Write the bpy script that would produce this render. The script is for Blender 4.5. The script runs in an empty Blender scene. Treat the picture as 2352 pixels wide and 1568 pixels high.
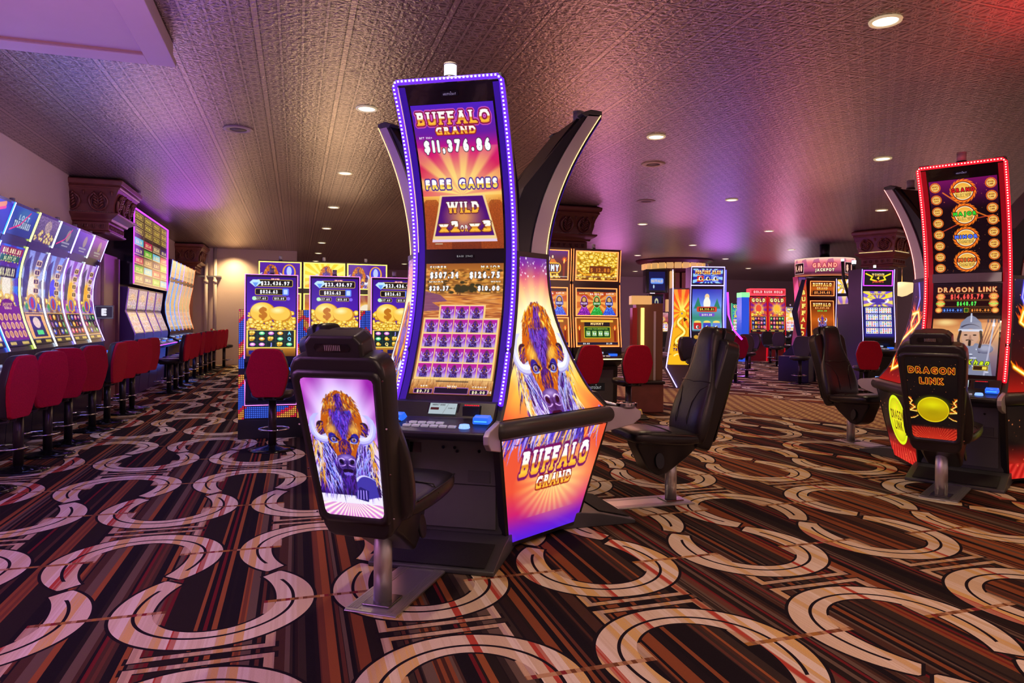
import bpy, bmesh, math, random
import numpy as np
from mathutils import Vector, Matrix

# ------------------------------------------------------------------ camera, world, exposure
scene = bpy.context.scene
COL = scene.collection
FPX, YAW, ROLL, EYE = 1590.0, 0.3017, 0.0082, 1.35
cam_data = bpy.data.cameras.new('camera'); cam = bpy.data.objects.new('camera', cam_data)
COL.objects.link(cam); scene.camera = cam
cam_data.sensor_width = 36.0; cam_data.lens = FPX / 2352.0 * 36.0
cam_data.shift_y = -48.9 / 2352.0
cam_data.clip_start = 0.05; cam_data.clip_end = 200
cam.location = (0, 0, EYE)
_f = Vector((math.sin(YAW), math.cos(YAW), 0)); _r = Vector((math.cos(YAW), -math.sin(YAW), 0)); _u = Vector((0, 0, 1))
_X = _r * math.cos(ROLL) + _u * math.sin(ROLL); _Y = -_r * math.sin(ROLL) + _u * math.cos(ROLL)
cam.rotation_euler = Matrix((( _X.x, _Y.x, -_f.x), (_X.y, _Y.y, -_f.y), (_X.z, _Y.z, -_f.z))).to_euler()

world = bpy.data.worlds.new('casino_air'); scene.world = world; world.use_nodes = True
world.node_tree.nodes['Background'].inputs[0].default_value = (0.62, 0.40, 0.42, 1)
world.node_tree.nodes['Background'].inputs[1].default_value = 0.55

scene.view_settings.view_transform = 'Standard'; scene.view_settings.look = 'None'
scene.view_settings.gamma = 1.0; scene.view_settings.use_curve_mapping = False
scene.view_settings.exposure = 0.35
scene.cycles.use_denoising = True
scene.cycles.max_bounces = 6; scene.cycles.diffuse_bounces = 2; scene.cycles.glossy_bounces = 3; scene.cycles.transmission_bounces = 4
scene.cycles.use_adaptive_sampling = True; scene.cycles.adaptive_threshold = 0.09; scene.cycles.adaptive_min_samples = 8; scene.cycles.caustics_reflective = False; scene.cycles.caustics_refractive = False
scene.cycles.sample_clamp_indirect = 6.0
CEIL = 3.333

def downlight(x, y, power, color=(1.0, 0.74, 0.43)):
    l = bpy.data.lights.new('downlight_lamp', 'SPOT'); l.energy = power; l.color = color
    l.spot_size = math.radians(125); l.spot_blend = 0.9; l.shadow_soft_size = 0.08
    o = bpy.data.objects.new('downlight_lamp', l); o.location = (x, y, CEIL - 0.03); COL.objects.link(o); return o
LX = [-2.44 + 3.055 * i for i in range(0, 8)]
LY = [-2.45 + 3.03 * j for j in range(0, 10)]
for _x in LX[1:]:
    for _y in LY:
        downlight(_x, _y, 62)
downlight(-1.72, 21.0, 190, (1.0, 0.68, 0.30))
def glow(x, y, z, power, color, size=0.6):      # added coloured fill lamp for ceiling and floor, no fixture of its own
    l = bpy.data.lights.new('sign_glow', 'POINT'); l.energy = power; l.color = color; l.shadow_soft_size = size
    o = bpy.data.objects.new('sign_glow', l); o.location = (x, y, z); COL.objects.link(o); return o

V_, M_, W_L, R_, B_ = (.22, .10, 1.0), (.95, .28, .75), (1.0, .66, .38), (1.0, .03, .03), (.15, .2, 1.0)
for g in [(1.0, 4.4, 2.0, 22, V_), (-1.2, 6.2, 1.7, 26, V_), (-2.3, 6.0, 2.75, 9, (.35, .3, 1)), (-1.7, 3.2, 1.9, 58, (.75, .28, .95)), (-2.25, 16.6, .7, 9, (.03, .15, 1)), (9.2, 13.4, .5, 9, (.5, .12, 1)), (11.4, 16.2, .6, 12, (.5, .1, 1)), (-.35, 7.85, .5, 2.5, (.05, .15, 1)), (-1.6, 9.0, 2.4, 12, (1, .6, .55)), (-2.2, 8.6, 1.9, 22, B_), (-2.1, 11.5, 2.2, 10, V_), (-1.9, 14.3, 2.7, 16, (.6, .08, 1)), (-1.6, 18.5, 1.9, 14, W_L),
          (.6, 9.6, 2.0, 26, W_L), (.8, 13.5, 1.8, 34, W_L), (3.6, 8.0, 1.9, 26, (1, .45, .32)), (2.6, 2.2, 1.6, 24, (1, .48, .40)), (5.0, 3.5, 2.72, 15, R_), (7.2, 4.6, 1.6, 10, R_), (5.2, 11.8, 2.0, 22, M_),
          (8.6, 9.6, 1.9, 18, (1, .40, .30)), (8.2, 13.8, 2.2, 24, M_), (11.5, 14.2, 2.0, 34, (1, .2, .55)), (12.5, 18.5, 2.0, 50, (.6, .2, 1)), (9.5, 20.0, 2.0, 46, (.9, .25, .8)), (16.5, 20.5, 2.0, 70, (.8, .5, .75)), (11.5, 10.0, 1.9, 16, (1, .4, .4)), (0.5, 1.6, 1.8, 20, (1, .62, .55)), (14, 24.5, 1.9, 60, (.75, .45, .6))]:
    glow(*g)

# ------------------------------------------------------------------ object helpers
def tag(o, label=None, cat=None, group=None, kind=None):
    if label: o['label'] = label
    if cat: o['category'] = cat
    if group: o['group'] = group
    if kind: o['kind'] = kind
    return o
def empty(name, loc=(0, 0, 0), rz=0.0):
    o = bpy.data.objects.new(name, None); COL.objects.link(o); o.location = loc; o.rotation_euler = (0, 0, rz)
    o.empty_display_size = 0.1
    return o
def children(o): return [c for c in bpy.data.objects if c.parent == o]
def copy_tree(o, parent=None, kids=None):
    if kids is None:
        kids = {}
        for c in bpy.data.objects:
            if c.parent: kids.setdefault(c.parent.name, []).append(c)
    c = o.copy(); COL.objects.link(c); c.parent = parent
    for ch in kids.get(o.name, []): copy_tree(ch, c, kids)
    return c

class MB:
    def __init__(s): s.v = []; s.f = []; s.sm = []
    def add(s, vs, fs, smooth=False):
        n = len(s.v); s.v += [tuple(p) for p in vs]; s.f += [tuple(i + n for i in f) for f in fs]; s.sm += [smooth] * len(fs); return s
    def box(s, x0, x1, y0, y1, z0, z1):
        vs = [(x, y, z) for z in (z0, z1) for y in (y0, y1) for x in (x0, x1)]
        return s.add(vs, [(0, 2, 3, 1), (4, 5, 7, 6), (0, 1, 5, 4), (2, 6, 7, 3), (0, 4, 6, 2), (1, 3, 7, 5)])
    def prismx(s, poly, x0, x1, smooth=False):      # poly in (y,z), extruded along x
        n = len(poly); vs = [(x0, y, z) for y, z in poly] + [(x1, y, z) for y, z in poly]
        fs = [(i, (i + 1) % n, (i + 1) % n + n, i + n) for i in range(n)]
        s.add(vs, fs, smooth); m = len(s.v) - 2 * n
        s.f += [tuple(m + i for i in reversed(range(n))), tuple(m + n + i for i in range(n))]; s.sm += [False, False]; return s
    def loft(s, rings, smooth=True, caps=True, closed=True):
        n = len(rings[0]); vs = [p for r in rings for p in r]; fs = []
        for j in range(len(rings) - 1):
            for i in range(n if closed else n - 1):
                a = j * n + i; b = j * n + (i + 1) % n; fs.append((a, b, b + n, a + n))
        s.add(vs, fs, smooth)
        if caps:
            m = len(s.v) - len(vs)
            s.f += [tuple(m + i for i in reversed(range(n))), tuple(m + (len(rings) - 1) * n + i for i in range(n))]; s.sm += [False, False]
        return s
    def cyl(s, x, y, z0, z1, r0, r1=None, n=24, cy=None, cx=None):
        r1 = r0 if r1 is None else r1
        R = [[(x + r * math.cos(t * 2 * math.pi / n), y + r * math.sin(t * 2 * math.pi / n), z) for t in range(n)] for r, z in ((r0, z0), (r1, z1))]
        return s.loft(R)
    def lathe(s, x, y, prof, n=28):
        return s.loft([[(x + r * math.cos(t * 2 * math.pi / n), y + r * math.sin(t * 2 * math.pi / n), z) for t in range(n)] for r, z in prof])
    def tube(s, pts, r, n=8, closed=False):
        P = [Vector(p) for p in pts]; m = len(P); rings = []; up = Vector((0, 0, 1))
        for i in range(m):
            a = P[(i - 1) % m] if (closed or i > 0) else P[i]; b = P[(i + 1) % m] if (closed or i < m - 1) else P[i]
            t = (b - a).normalized(); ref = up if abs(t.z) < 0.9 else Vector((0, 1, 0))
            u = t.cross(ref).normalized(); w = u.cross(t)
            rr = r[i] if isinstance(r, (list, tuple)) else r
            rings.append([tuple(P[i] + u * (rr * math.cos(k * 2 * math.pi / n)) + w * (rr * math.sin(k * 2 * math.pi / n))) for k in range(n)])
        if closed: rings.append(rings[0])
        return s.loft(rings, caps=not closed)
    def ribbon(s, A, B):                            # strip between two point lists
        n = len(A); return s.add(list(A) + list(B), [(i, i + 1, i + 1 + n, i + n) for i in range(n - 1)])
    def xf(s, fn): s.v = [tuple(fn(*p)) for p in s.v]; return s
    def build(s, name, m, parent=None, bevel=0, seg=2, sub=0, loc=None, fix=True):
        me = bpy.data.meshes.new(name); me.from_pydata(s.v, [], s.f); me.materials.append(m)
        me.polygons.foreach_set('use_smooth', s.sm)
        if fix:
            b = bmesh.new(); b.from_mesh(me); bmesh.ops.remove_doubles(b, verts=b.verts, dist=1e-5)
            bmesh.ops.recalc_face_normals(b, faces=b.faces); b.to_mesh(me); b.free()
        o = bpy.data.objects.new(name, me); COL.objects.link(o); o.parent = parent
        if loc: o.location = loc
        if bevel:
            md = o.modifiers.new('bevel', 'BEVEL'); md.width = bevel; md.segments = seg; md.limit_method = 'ANGLE'; md.angle_limit = math.radians(35)
            me.polygons.foreach_set('use_smooth', [True] * len(me.polygons))
            md.harden_normals = False
            w = o.modifiers.new('wn', 'WEIGHTED_NORMAL'); w.keep_sharp = True
        if sub:
            md = o.modifiers.new('sub', 'SUBSURF'); md.levels = sub; md.render_levels = sub
        return o

# ------------------------------------------------------------------ materials
_M = {}
def srgb(c): return tuple((x / 12.92 if x <= 0.04045 else ((x + 0.055) / 1.055) ** 2.4) for x in c[:3])
def hx(h): return tuple(int(h[i:i + 2], 16) / 255 for i in (0, 2, 4))
def mat(name, col=(0.5, 0.5, 0.5), rough=0.5, metal=0.0, emit=0.0, ecol=None, spec=0.5, coat=0.0, bump=None, nee=True, trans=0.0, vary=0.0):
    if name in _M: return _M[name]
    m = bpy.data.materials.new(name); m.use_nodes = True; nt = m.node_tree; b = nt.nodes['Principled BSDF']
    b.inputs['Base Color'].default_value = (*col, 1); b.inputs['Roughness'].default_value = rough; b.inputs['Metallic'].default_value = metal
    b.inputs['Specular IOR Level'].default_value = spec; b.inputs['Coat Weight'].default_value = coat
    b.inputs['Transmission Weight'].default_value = trans
    if emit: b.inputs['Emission Color'].default_value = (*(ecol or col), 1); b.inputs['Emission Strength'].default_value = emit
    tc = nt.nodes.new('ShaderNodeTexCoord'); nz = nt.nodes.new('ShaderNodeTexNoise')
    nz.inputs['Scale'].default_value = bump[0] if bump else 9.0; nz.inputs['Detail'].default_value = 3
    nt.links.new(tc.outputs['Object'], nz.inputs['Vector'])
    if bump:
        bp = nt.nodes.new('ShaderNodeBump'); bp.inputs['Strength'].default_value = bump[1]; bp.inputs['Distance'].default_value = 0.004
        nt.links.new(nz.outputs['Fac'], bp.inputs['Height']); nt.links.new(bp.outputs['Normal'], b.inputs['Normal'])
    if vary:
        mx = nt.nodes.new('ShaderNodeMix'); mx.data_type = 'RGBA'
        mx.inputs[6].default_value = (*[c * (1 - vary) for c in col], 1); mx.inputs[7].default_value = (*[min(1, c * (1 + vary)) for c in col], 1)
        nt.links.new(nz.outputs['Fac'], mx.inputs[0]); nt.links.new(mx.outputs[2], b.inputs['Base Color'])
    if not nee: m.cycles.emission_sampling = 'NONE'
    _M[name] = m; return m
def screen_mat(strength=1.0, name=None):
    name = name or 'lit_graphic_%d' % int(strength * 100)
    if name in _M: return _M[name]
    m = bpy.data.materials.new(name); m.use_nodes = True; nt = m.node_tree; b = nt.nodes['Principled BSDF']
    a = nt.nodes.new('ShaderNodeAttribute'); a.attribute_name = 'art'; a.attribute_type = 'GEOMETRY'
    b.inputs['Base Color'].default_value = (0.01, 0.01, 0.012, 1); b.inputs['Roughness'].default_value = 0.18; b.inputs['Specular IOR Level'].default_value = 0.35
    nt.links.new(a.outputs['Color'], b.inputs['Emission Color']); b.inputs['Emission Strength'].default_value = strength * 0.80
    m.cycles.emission_sampling = 'NONE'
    _M[name] = m; return m

class N:                                            # tiny expression -> shader node compiler
    nt = None
    def __init__(s, sock): s.s = sock
    @staticmethod
    def m(op, *a, clamp=False):
        n = N.nt.nodes.new('ShaderNodeMath'); n.operation = op; n.use_clamp = clamp
        for i, x in enumerate(a):
            if isinstance(x, N): N.nt.links.new(x.s, n.inputs[i])
            else: n.inputs[i].default_value = float(x)
        return N(n.outputs[0])
    def __add__(a, b): return N.m('ADD', a, b)
    __radd__ = __add__
    def __sub__(a, b): return N.m('SUBTRACT', a, b)
    def __rsub__(a, b): return N.m('SUBTRACT', b, a)
    def __mul__(a, b): return N.m('MULTIPLY', a, b)
    __rmul__ = __mul__
    def __truediv__(a, b): return N.m('DIVIDE', a, b)
    def __lt__(a, b): return N.m('LESS_THAN', a, b)
    def __gt__(a, b): return N.m('GREATER_THAN', a, b)
    def abs(a): return N.m('ABSOLUTE', a)
    def floor(a): return N.m('FLOOR', a)
    def round(a): return N.m('ROUND', a)
    def fract(a): return N.m('FRACT', a)
    def sqrt(a): return N.m('SQRT', a)
    def max(a, b): return N.m('MAXIMUM', a, b)
    def min(a, b): return N.m('MINIMUM', a, b)
def nramp(fac, stops, const=True):
    n = N.nt.nodes.new('ShaderNodeValToRGB'); cr = n.color_ramp; cr.interpolation = 'CONSTANT' if const else 'LINEAR'
    while len(cr.elements) < len(stops): cr.elements.new(0.5)
    for e, (p, c) in zip(cr.elements, stops): e.position = p; e.color = (*c, 1)
    N.nt.links.new(fac.s, n.inputs[0]); return N(n.outputs[0])
def nmix(f, a, b):
    n = N.nt.nodes.new('ShaderNodeMix'); n.data_type = 'RGBA'
    for i, x in ((0, f), (6, a), (7, b)):
        if isinstance(x, N): N.nt.links.new(x.s, n.inputs[i])
        elif isinstance(x, tuple): n.inputs[i].default_value = (*x, 1)
        else: n.inputs[i].default_value = x
    return N(n.outputs[2])
def nwhite(v, seed=0.0):
    n = N.nt.nodes.new('ShaderNodeTexWhiteNoise'); n.noise_dimensions = '1D'
    N.nt.links.new((v + seed).s, n.inputs['W']); return N(n.outputs['Value'])
def nnoise1(v, scale=1.0):
    n = N.nt.nodes.new('ShaderNodeTexNoise'); n.noise_dimensions = '1D'; n.inputs['Scale'].default_value = scale
    N.nt.links.new(v.s, n.inputs['W']); return N(n.outputs[0])
def npos():
    g = N.nt.nodes.new('ShaderNodeNewGeometry'); s = N.nt.nodes.new('ShaderNodeSeparateXYZ'); N.nt.links.new(g.outputs['Position'], s.inputs[0])
    return N(s.outputs[0]), N(s.outputs[1]), N(s.outputs[2]), g
def nnoise3(g, scale, detail=4):
    n = N.nt.nodes.new('ShaderNodeTexNoise'); n.inputs['Scale'].default_value = scale; n.inputs['Detail'].default_value = detail
    N.nt.links.new(g.outputs['Position'], n.inputs['Vector']); return N(n.outputs[0])
def nbump(h, strength, dist, bsdf):
    b = N.nt.nodes.new('ShaderNodeBump'); b.inputs['Strength'].default_value = strength; b.inputs['Distance'].default_value = dist
    N.nt.links.new(h.s, b.inputs['Height']); N.nt.links.new(b.outputs[0], bsdf.inputs['Normal'])

def carpet_mat(name, rot=0.0, squash=1.0):
    m = bpy.data.materials.new(name); m.use_nodes = True; N.nt = m.node_tree; b = N.nt.nodes['Principled BSDF']
    X, Y, Z, g = npos()
    if rot:
        c, s = math.cos(rot), math.sin(rot); X, Y = X * c + Y * s, (Y * c - X * s) * squash
    k = ((Y - 2.985) / 1.845).round(); yy = Y - 2.985 - k * 1.845; a = yy.abs()
    odd = N.m('PINGPONG', k, 1.0)
    xs = X - 2.57 - odd * 0.4865; i = (xs / 0.973).round(); x = xs - i * 0.973; ax = x.abs(); q = a - 0.53
    pos = q > 0.0
    def ell(A, b0, b1):
        bb = pos * (b1 - b0) + b0; return ((x / A) * (x / A) + (q / bb) * (q / bb)).sqrt()
    eo = ell(0.44, 0.44, 0.50); ei = ell(0.268, 0.285, 0.46); em = ell(0.345, 0.345, 0.46)
    cut = (q < (ax * 0.9 + 0.145)) * (q < 0.385)
    ring = (eo < 1.0) * (ei > 1.0) * cut
    outl = (eo < 1.035) * (ei > 0.955) * (q < (ax * 0.9 + 0.165)) * (q < 0.40)
    line = ((em - 1.0).abs() < 0.022) * (q < 0.26)
    tee = ((q + 0.02).abs() < 0.0145) * (ax > 0.212)
    hook = (ax > 0.212) * (ax < 0.262) * (q < -0.02) * (q > -0.16) * (ei < 1.0)
    bar = (a > 0.028) * (a < 0.062) * (ax < 0.275)
    leg = (ax > 0.235) * (ax < 0.275) * (a > 0.028) * (a < 0.24) * (eo > 1.035)
    barsh = (a > 0.018) * (a < 0.072) * (ax < 0.29)
    hookb = (bar.max(leg)).max(hook)
    # background stripes running along Y
    wv = X * 27.0 + nnoise1(X, 6.1) * 9.0
    s1 = nwhite(wv.floor(), 3.7); s2 = nwhite((X * 61.0).floor(), 9.1); s3 = nwhite((X * 61.0).floor(), 17.3)
    K = srgb
    bg = nramp(s1, [(0, K(hx('0f0c13'))), (.17, K(hx('4c3026'))), (.29, K(hx('211a18'))), (.42, K(hx('8c4d2c'))), (.53, K(hx('110e15'))), (.66, K(hx('382c26'))), (.78, K(hx('9c5830'))), (.90, K(hx('6a564a')))])
    fine = nramp(s3, [(0, K(hx('1a1216'))), (.35, K(hx('6b3a2c'))), (.6, K(hx('33211f'))), (.85, K(hx('7d1a22')))])
    bg = nmix((s2 > 0.72) * 0.8, bg, fine)
    s4 = nwhite((X * 27.0 + nnoise1(X, 5.0) * 3.0).floor(), 4.4)
    cream = nramp(s4, [(0, K(hx('ebd6bd'))), (.4, K(hx('f3e2d0'))), (.62, K(hx('e2c8a6'))), (.78, K(hx('e6bd78'))), (.945, K(hx('c04a3a')))])
    thin = nwhite((X * 120.0).floor(), 8.8)
    cream = nmix((thin > 0.6) * 0.35, cream, K(hx('d8bda2')))
    s5 = nwhite((X * 50.0).floor(), 6.6)
    bars = nramp(s5, [(0, K(hx('9a6a4a'))), (.3, K(hx('c79a72'))), (.55, K(hx('7a4a2c'))), (.75, K(hx('b07a3a'))), (.92, K(hx('8a2a30')))])
    c = nmix(outl, bg, K(hx('140f18'))); c = nmix(barsh, c, K(hx('1b1418'))); c = nmix(hookb, c, nmix(0.5, cream, bars))
    c = nmix(ring, c, cream); c = nmix(ring * line, c, K(hx('17111c'))); c = nmix(tee, c, bars)
    fz = nnoise3(g, 260, 2); c2 = nmix(fz * 0.42, c, (0.03, 0.02, 0.02))
    N.nt.links.new(c2.s, b.inputs['Base Color']); b.inputs['Roughness'].default_value = 0.95; b.inputs['Specular IOR Level'].default_value = 0.08
    nbump(fz, 0.35, 0.004, b)
    return m
def runner_mat():
    m = bpy.data.materials.new('carpet_gold'); m.use_nodes = True; N.nt = m.node_tree; b = N.nt.nodes['Principled BSDF']
    X, Y, Z, g = npos(); c, s = math.cos(-1.21), math.sin(-1.21)
    U = X * c + Y * s; W = Y * c - X * s
    p = ((U + W) * 4.6).fract() - 0.5; q = ((U - W) * 4.6).fract() - 0.5
    d = p.abs() + q.abs(); dia = d < 0.42
    col = nmix(dia, srgb(hx('8a5a3c')), srgb(hx('d8b878'))); col = nmix((d < 0.18), col, srgb(hx('a8804a')))
    N.nt.links.new(col.s, b.inputs['Base Color']); b.inputs['Roughness'].default_value = 0.95
    nbump(nnoise3(g, 220, 2), 0.3, 0.004, b); return m
def ceiling_mat():
    m = bpy.data.materials.new('ceiling_embossed_tin'); m.use_nodes = True; N.nt = m.node_tree; b = N.nt.nodes['Principled BSDF']
    X, Y, Z, g = npos()
    u = (X + 0.278) / 0.61; v = (Y - 5.066) / 0.61
    fu = u - u.round(); fv = v - v.round()                     # distance to the main rails, in tiles
    rail = (fu.abs() < 0.030).max(fv.abs() < 0.014)
    raile = (fu.abs() < 0.044).max(fv.abs() < 0.028)
    su = u * 4.0; sv = v * 4.0; gu = su - su.round(); gv = sv - sv.round()
    rib = (gu.abs() < 0.055).max(gv.abs() < 0.05); ribg = (gu.abs() < 0.10).max(gv.abs() < 0.09)
    cu = su.fract() - 0.5; cv = sv.fract() - 0.5
    def ringat(ox, oy, r, w):
        d = ((cu - ox) * (cu - ox) + (cv - oy) * (cv - oy)).sqrt(); return ((d - r).abs() < w)
    curl = ringat(0.5, 0.0, 0.36, 0.04).max(ringat(-0.5, 0.0, 0.36, 0.04)).max(ringat(0.5, 0.0, 0.26, 0.025)).max(ringat(-0.5, 0.0, 0.26, 0.025)).max(ringat(0.0, 0.42, 0.2, 0.05)).max(ringat(0.0, -0.42, 0.2, 0.05)).max(ringat(0, 0, 0.12, 0.05))
    h = rib * 0.55 - ribg * 0.35 + curl * 0.5 * (1.0 - ribg)
    h = h * (1.0 - raile) + rail * 0.9 - raile * 0.3
    h = h + nnoise3(g, 30, 3) * 0.35
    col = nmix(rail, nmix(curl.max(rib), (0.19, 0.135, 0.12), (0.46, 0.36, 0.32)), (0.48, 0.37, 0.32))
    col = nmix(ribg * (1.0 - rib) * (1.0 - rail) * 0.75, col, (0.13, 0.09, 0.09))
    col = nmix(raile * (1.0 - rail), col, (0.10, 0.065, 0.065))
    N.nt.links.new(col.s, b.inputs['Base Color']); b.inputs['Metallic'].default_value = 0.6; b.inputs['Roughness'].default_value = 0.30
    nbump(h, 1.0, 0.03, b); return m

# ------------------------------------------------------------------ picture painting (numpy) for lit screens and printed panels
_G = {}
def glyph(ch):
    if ch in _G: return _G[ch]
    S = 48; Hh = 64
    cu = bpy.data.curves.new('g', 'FONT'); cu.body = ch; cu.size = 1.0; cu.resolution_u = 3
    ob = bpy.data.objects.new('g', cu); COL.objects.link(ob); dg = bpy.context.evaluated_depsgraph_get(); dg.update()
    me = bpy.data.meshes.new_from_object(ob.evaluated_get(dg)); me.calc_loop_triangles()
    vs = np.array([v.co[:2] for v in me.vertices]) if len(me.vertices) else np.zeros((0, 2))
    adv = 0.34
    if len(vs):
        x0, x1 = vs[:, 0].min(), vs[:, 0].max(); adv = x1 - x0 + 0.09
        W = max(2, int((adv) * S)); im = np.zeros((Hh, W))
        ys, xs = np.mgrid[0:Hh, 0:W]; px = (xs + .5) / S + x0 - 0.045; py = 0.98 - (ys + .5) / S
        for t in me.loop_triangles:
            a, b, c = vs[t.vertices[0]], vs[t.vertices[1]], vs[t.vertices[2]]
            d = (b[1] - c[1]) * (a[0] - c[0]) + (c[0] - b[0]) * (a[1] - c[1])
            if abs(d) < 1e-9: continue
            l1 = ((b[1] - c[1]) * (px - c[0]) + (c[0] - b[0]) * (py - c[1])) / d; l2 = ((c[1] - a[1]) * (px - c[0]) + (a[0] - c[0]) * (py - c[1])) / d
            im[(l1 >= -1e-6) & (l2 >= -1e-6) & (l1 + l2 <= 1 + 1e-6)] = 1
    else: im = np.zeros((Hh, int(adv * S)))
    bpy.data.objects.remove(ob); bpy.data.curves.remove(cu); bpy.data.meshes.remove(me)
    _G[ch] = im; return im
def dil(im, rx, ry=None):
    ry = rx if ry is None else ry; out = im.copy()
    for dx in range(-rx, rx + 1):
        for dy in range(-ry, ry + 1):
            if rx and ry and (dx / (rx + .3)) ** 2 + (dy / (ry + .3)) ** 2 > 1: continue
            out = np.maximum(out, np.roll(np.roll(im, dx, 1), dy, 0))
    return out
def strip(txt, bold=2, slab=False):
    k = (txt, bold, slab)
    if k in _G: return _G[k]
    parts = []
    for ch in txt:
        g = np.pad(glyph(ch), ((10, 10), (4 + bold, 4 + bold))); g = dil(g, bold)
        if slab and ch.strip() and ch not in '.,':
            rows = np.where(g.any(1))[0]; a, b = rows[0], rows[-1]; h = max(3, int((b - a) * .13))
            t = dil(g[a:a + h], 4, 0); g[a:a + h] = np.maximum(g[a:a + h], t); t = dil(g[b - h:b + 1], 4, 0); g[b - h:b + 1] = np.maximum(g[b - h:b + 1], t)
        parts.append(g)
    im = np.pad(np.concatenate(parts, 1), 8); _G[k] = im; return im

class Art:
    def __init__(s, asp, h, bg=(0, 0, 0)):
        s.h = h; s.w = max(4, int(round(h * asp))); s.asp = asp
        s.a = np.zeros((s.h, s.w, 3)); s.a[:] = bg
        yy, xx = np.mgrid[0:s.h, 0:s.w]; s.y = (yy + .5) / s.h; s.x = (xx + .5) / s.h      # height units, y down
        s.px = 1.0 / s.h
    def put(s, m, col, sl=None):
        m = np.clip(m, 0, 1)[..., None]; A = s.a if sl is None else s.a[sl]
        A[...] = A * (1 - m) + np.asarray(col) * m; return s
    def bb(s, x0, y0, x1, y1):
        return (slice(max(0, int(y0 * s.h)), max(0, min(s.h, int(y1 * s.h) + 2))), slice(max(0, int(x0 * s.h)), max(0, min(s.w, int(x1 * s.h) + 2))))
    def vgrad(s, stops, x0=0, y0=0, x1=None, y1=1):
        x1 = s.asp if x1 is None else x1; sl = s.bb(x0, y0, x1 - s.px, y1 - s.px); t = (s.y[sl] - y0) / (y1 - y0)
        c = np.stack([np.interp(t, [p for p, _ in stops], [q[k] for _, q in stops]) for k in range(3)], -1); s.a[sl] = c; return s
    def disc(s, cx, cy, rx, ry=None, col=(1, 1, 1), soft=None, al=1.0, rot=0):
        ry = rx if ry is None else ry; soft = soft or s.px; R = max(rx, ry) + soft * 3; sl = s.bb(cx - R, cy - R, cx + R, cy + R)
        X = s.x[sl] - cx; Y = s.y[sl] - cy
        if rot: c, q = math.cos(rot), math.sin(rot); X, Y = X * c + Y * q, Y * c - X * q
        d = (np.sqrt((X / rx) ** 2 + (Y / ry) ** 2) - 1) * min(rx, ry)
        return s.put((0.5 - d / soft) * al if soft <= s.px * 1.5 else al * np.clip(1 - (d + soft) / (2 * soft), 0, 1), col, sl)
    def rect(s, x0, y0, x1, y1, col, al=1.0, r=0.0):
        sl = s.bb(x0 - s.px, y0 - s.px, x1 + s.px, y1 + s.px); cx, cy = (x0 + x1) / 2, (y0 + y1) / 2
        dx = np.abs(s.x[sl] - cx) - (x1 - x0) / 2 + r; dy = np.abs(s.y[sl] - cy) - (y1 - y0) / 2 + r
        d = np.sqrt(np.maximum(dx, 0) ** 2 + np.maximum(dy, 0) ** 2) + np.minimum(np.maximum(dx, dy), 0) - r
        return s.put((0.5 - d / s.px) * al, col, sl)
    def frame(s, x0, y0, x1, y1, col, w=.01, fill=None, r=0.0):
        s.rect(x0, y0, x1, y1, col, 1, r); s.rect(x0 + w, y0 + w, x1 - w, y1 - w, fill or (0, 0, 0), 1, max(0, r - w)); return s
    def poly(s, P, col, al=1.0):
        P = np.array(P); sl = s.bb(P[:, 0].min(), P[:, 1].min(), P[:, 0].max(), P[:, 1].max()); X, Y = s.x[sl], s.y[sl]
        ins = np.zeros(X.shape, bool); n = len(P)
        for i in range(n):
            (xa, ya), (xb, yb) = P[i], P[(i + 1) % n]
            if ya == yb: continue
            c = ((ya > Y) != (yb > Y)) & (X < (xb - xa) * (Y - ya) / (yb - ya) + xa); ins ^= c
        return s.put(ins * al, col, sl)
    def line(s, pts, w, col, al=1.0, taper=False, soft=1.0):
        n = len(pts) - 1
        for i in range(n):
            (xa, ya), (xb, yb) = pts[i], pts[i + 1]; R = w + s.px * 2 * soft; sl = s.bb(min(xa, xb) - R, min(ya, yb) - R, max(xa, xb) + R, max(ya, yb) + R)
            X, Y = s.x[sl], s.y[sl]
            if X.size == 0: continue
            dx, dy = xb - xa, yb - ya; t = np.clip(((X - xa) * dx + (Y - ya) * dy) / (dx * dx + dy * dy + 1e-12), 0, 1)
            d = np.hypot(X - xa - t * dx, Y - ya - t * dy); f = (i + t) / n; ww = w * (1 - f * 0.9) if taper else w
            s.put(np.clip(0.5 + (ww - d) / (s.px * soft), 0, 1) * al, col, sl)
        return s
    def curve(s, p0, p1, p2, w, col, al=1.0, taper=True, n=8, soft=1.0):
        T = np.linspace(0, 1, n + 1); pts = [((1 - t) ** 2 * p0[0] + 2 * t * (1 - t) * p1[0] + t * t * p2[0], (1 - t) ** 2 * p0[1] + 2 * t * (1 - t) * p1[1] + t * t * p2[1]) for t in T]
        return s.line(pts, w, col, al, taper, soft)
    def rays(s, cx, cy, n, ca, cb, x0=0, y0=0, x1=9, y1=1, al=1.0, sharp=3.0, fall=None, rot=0.0):
        sl = s.bb(x0, y0, min(x1, s.asp), y1); X, Y = s.x[sl] - cx, s.y[sl] - cy
        t = 0.5 + 0.5 * np.clip(np.sin(np.arctan2(Y, X) * n + rot) * sharp, -1, 1)
        c = np.asarray(ca) * t[..., None] + np.asarray(cb) * (1 - t[..., None]); m = np.full(X.shape, al)
        if fall: m = al * np.clip(1 - np.hypot(X, Y) / fall, 0, 1)
        m = m[..., None]; s.a[sl] = s.a[sl] * (1 - m) + c * m; return s
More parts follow.
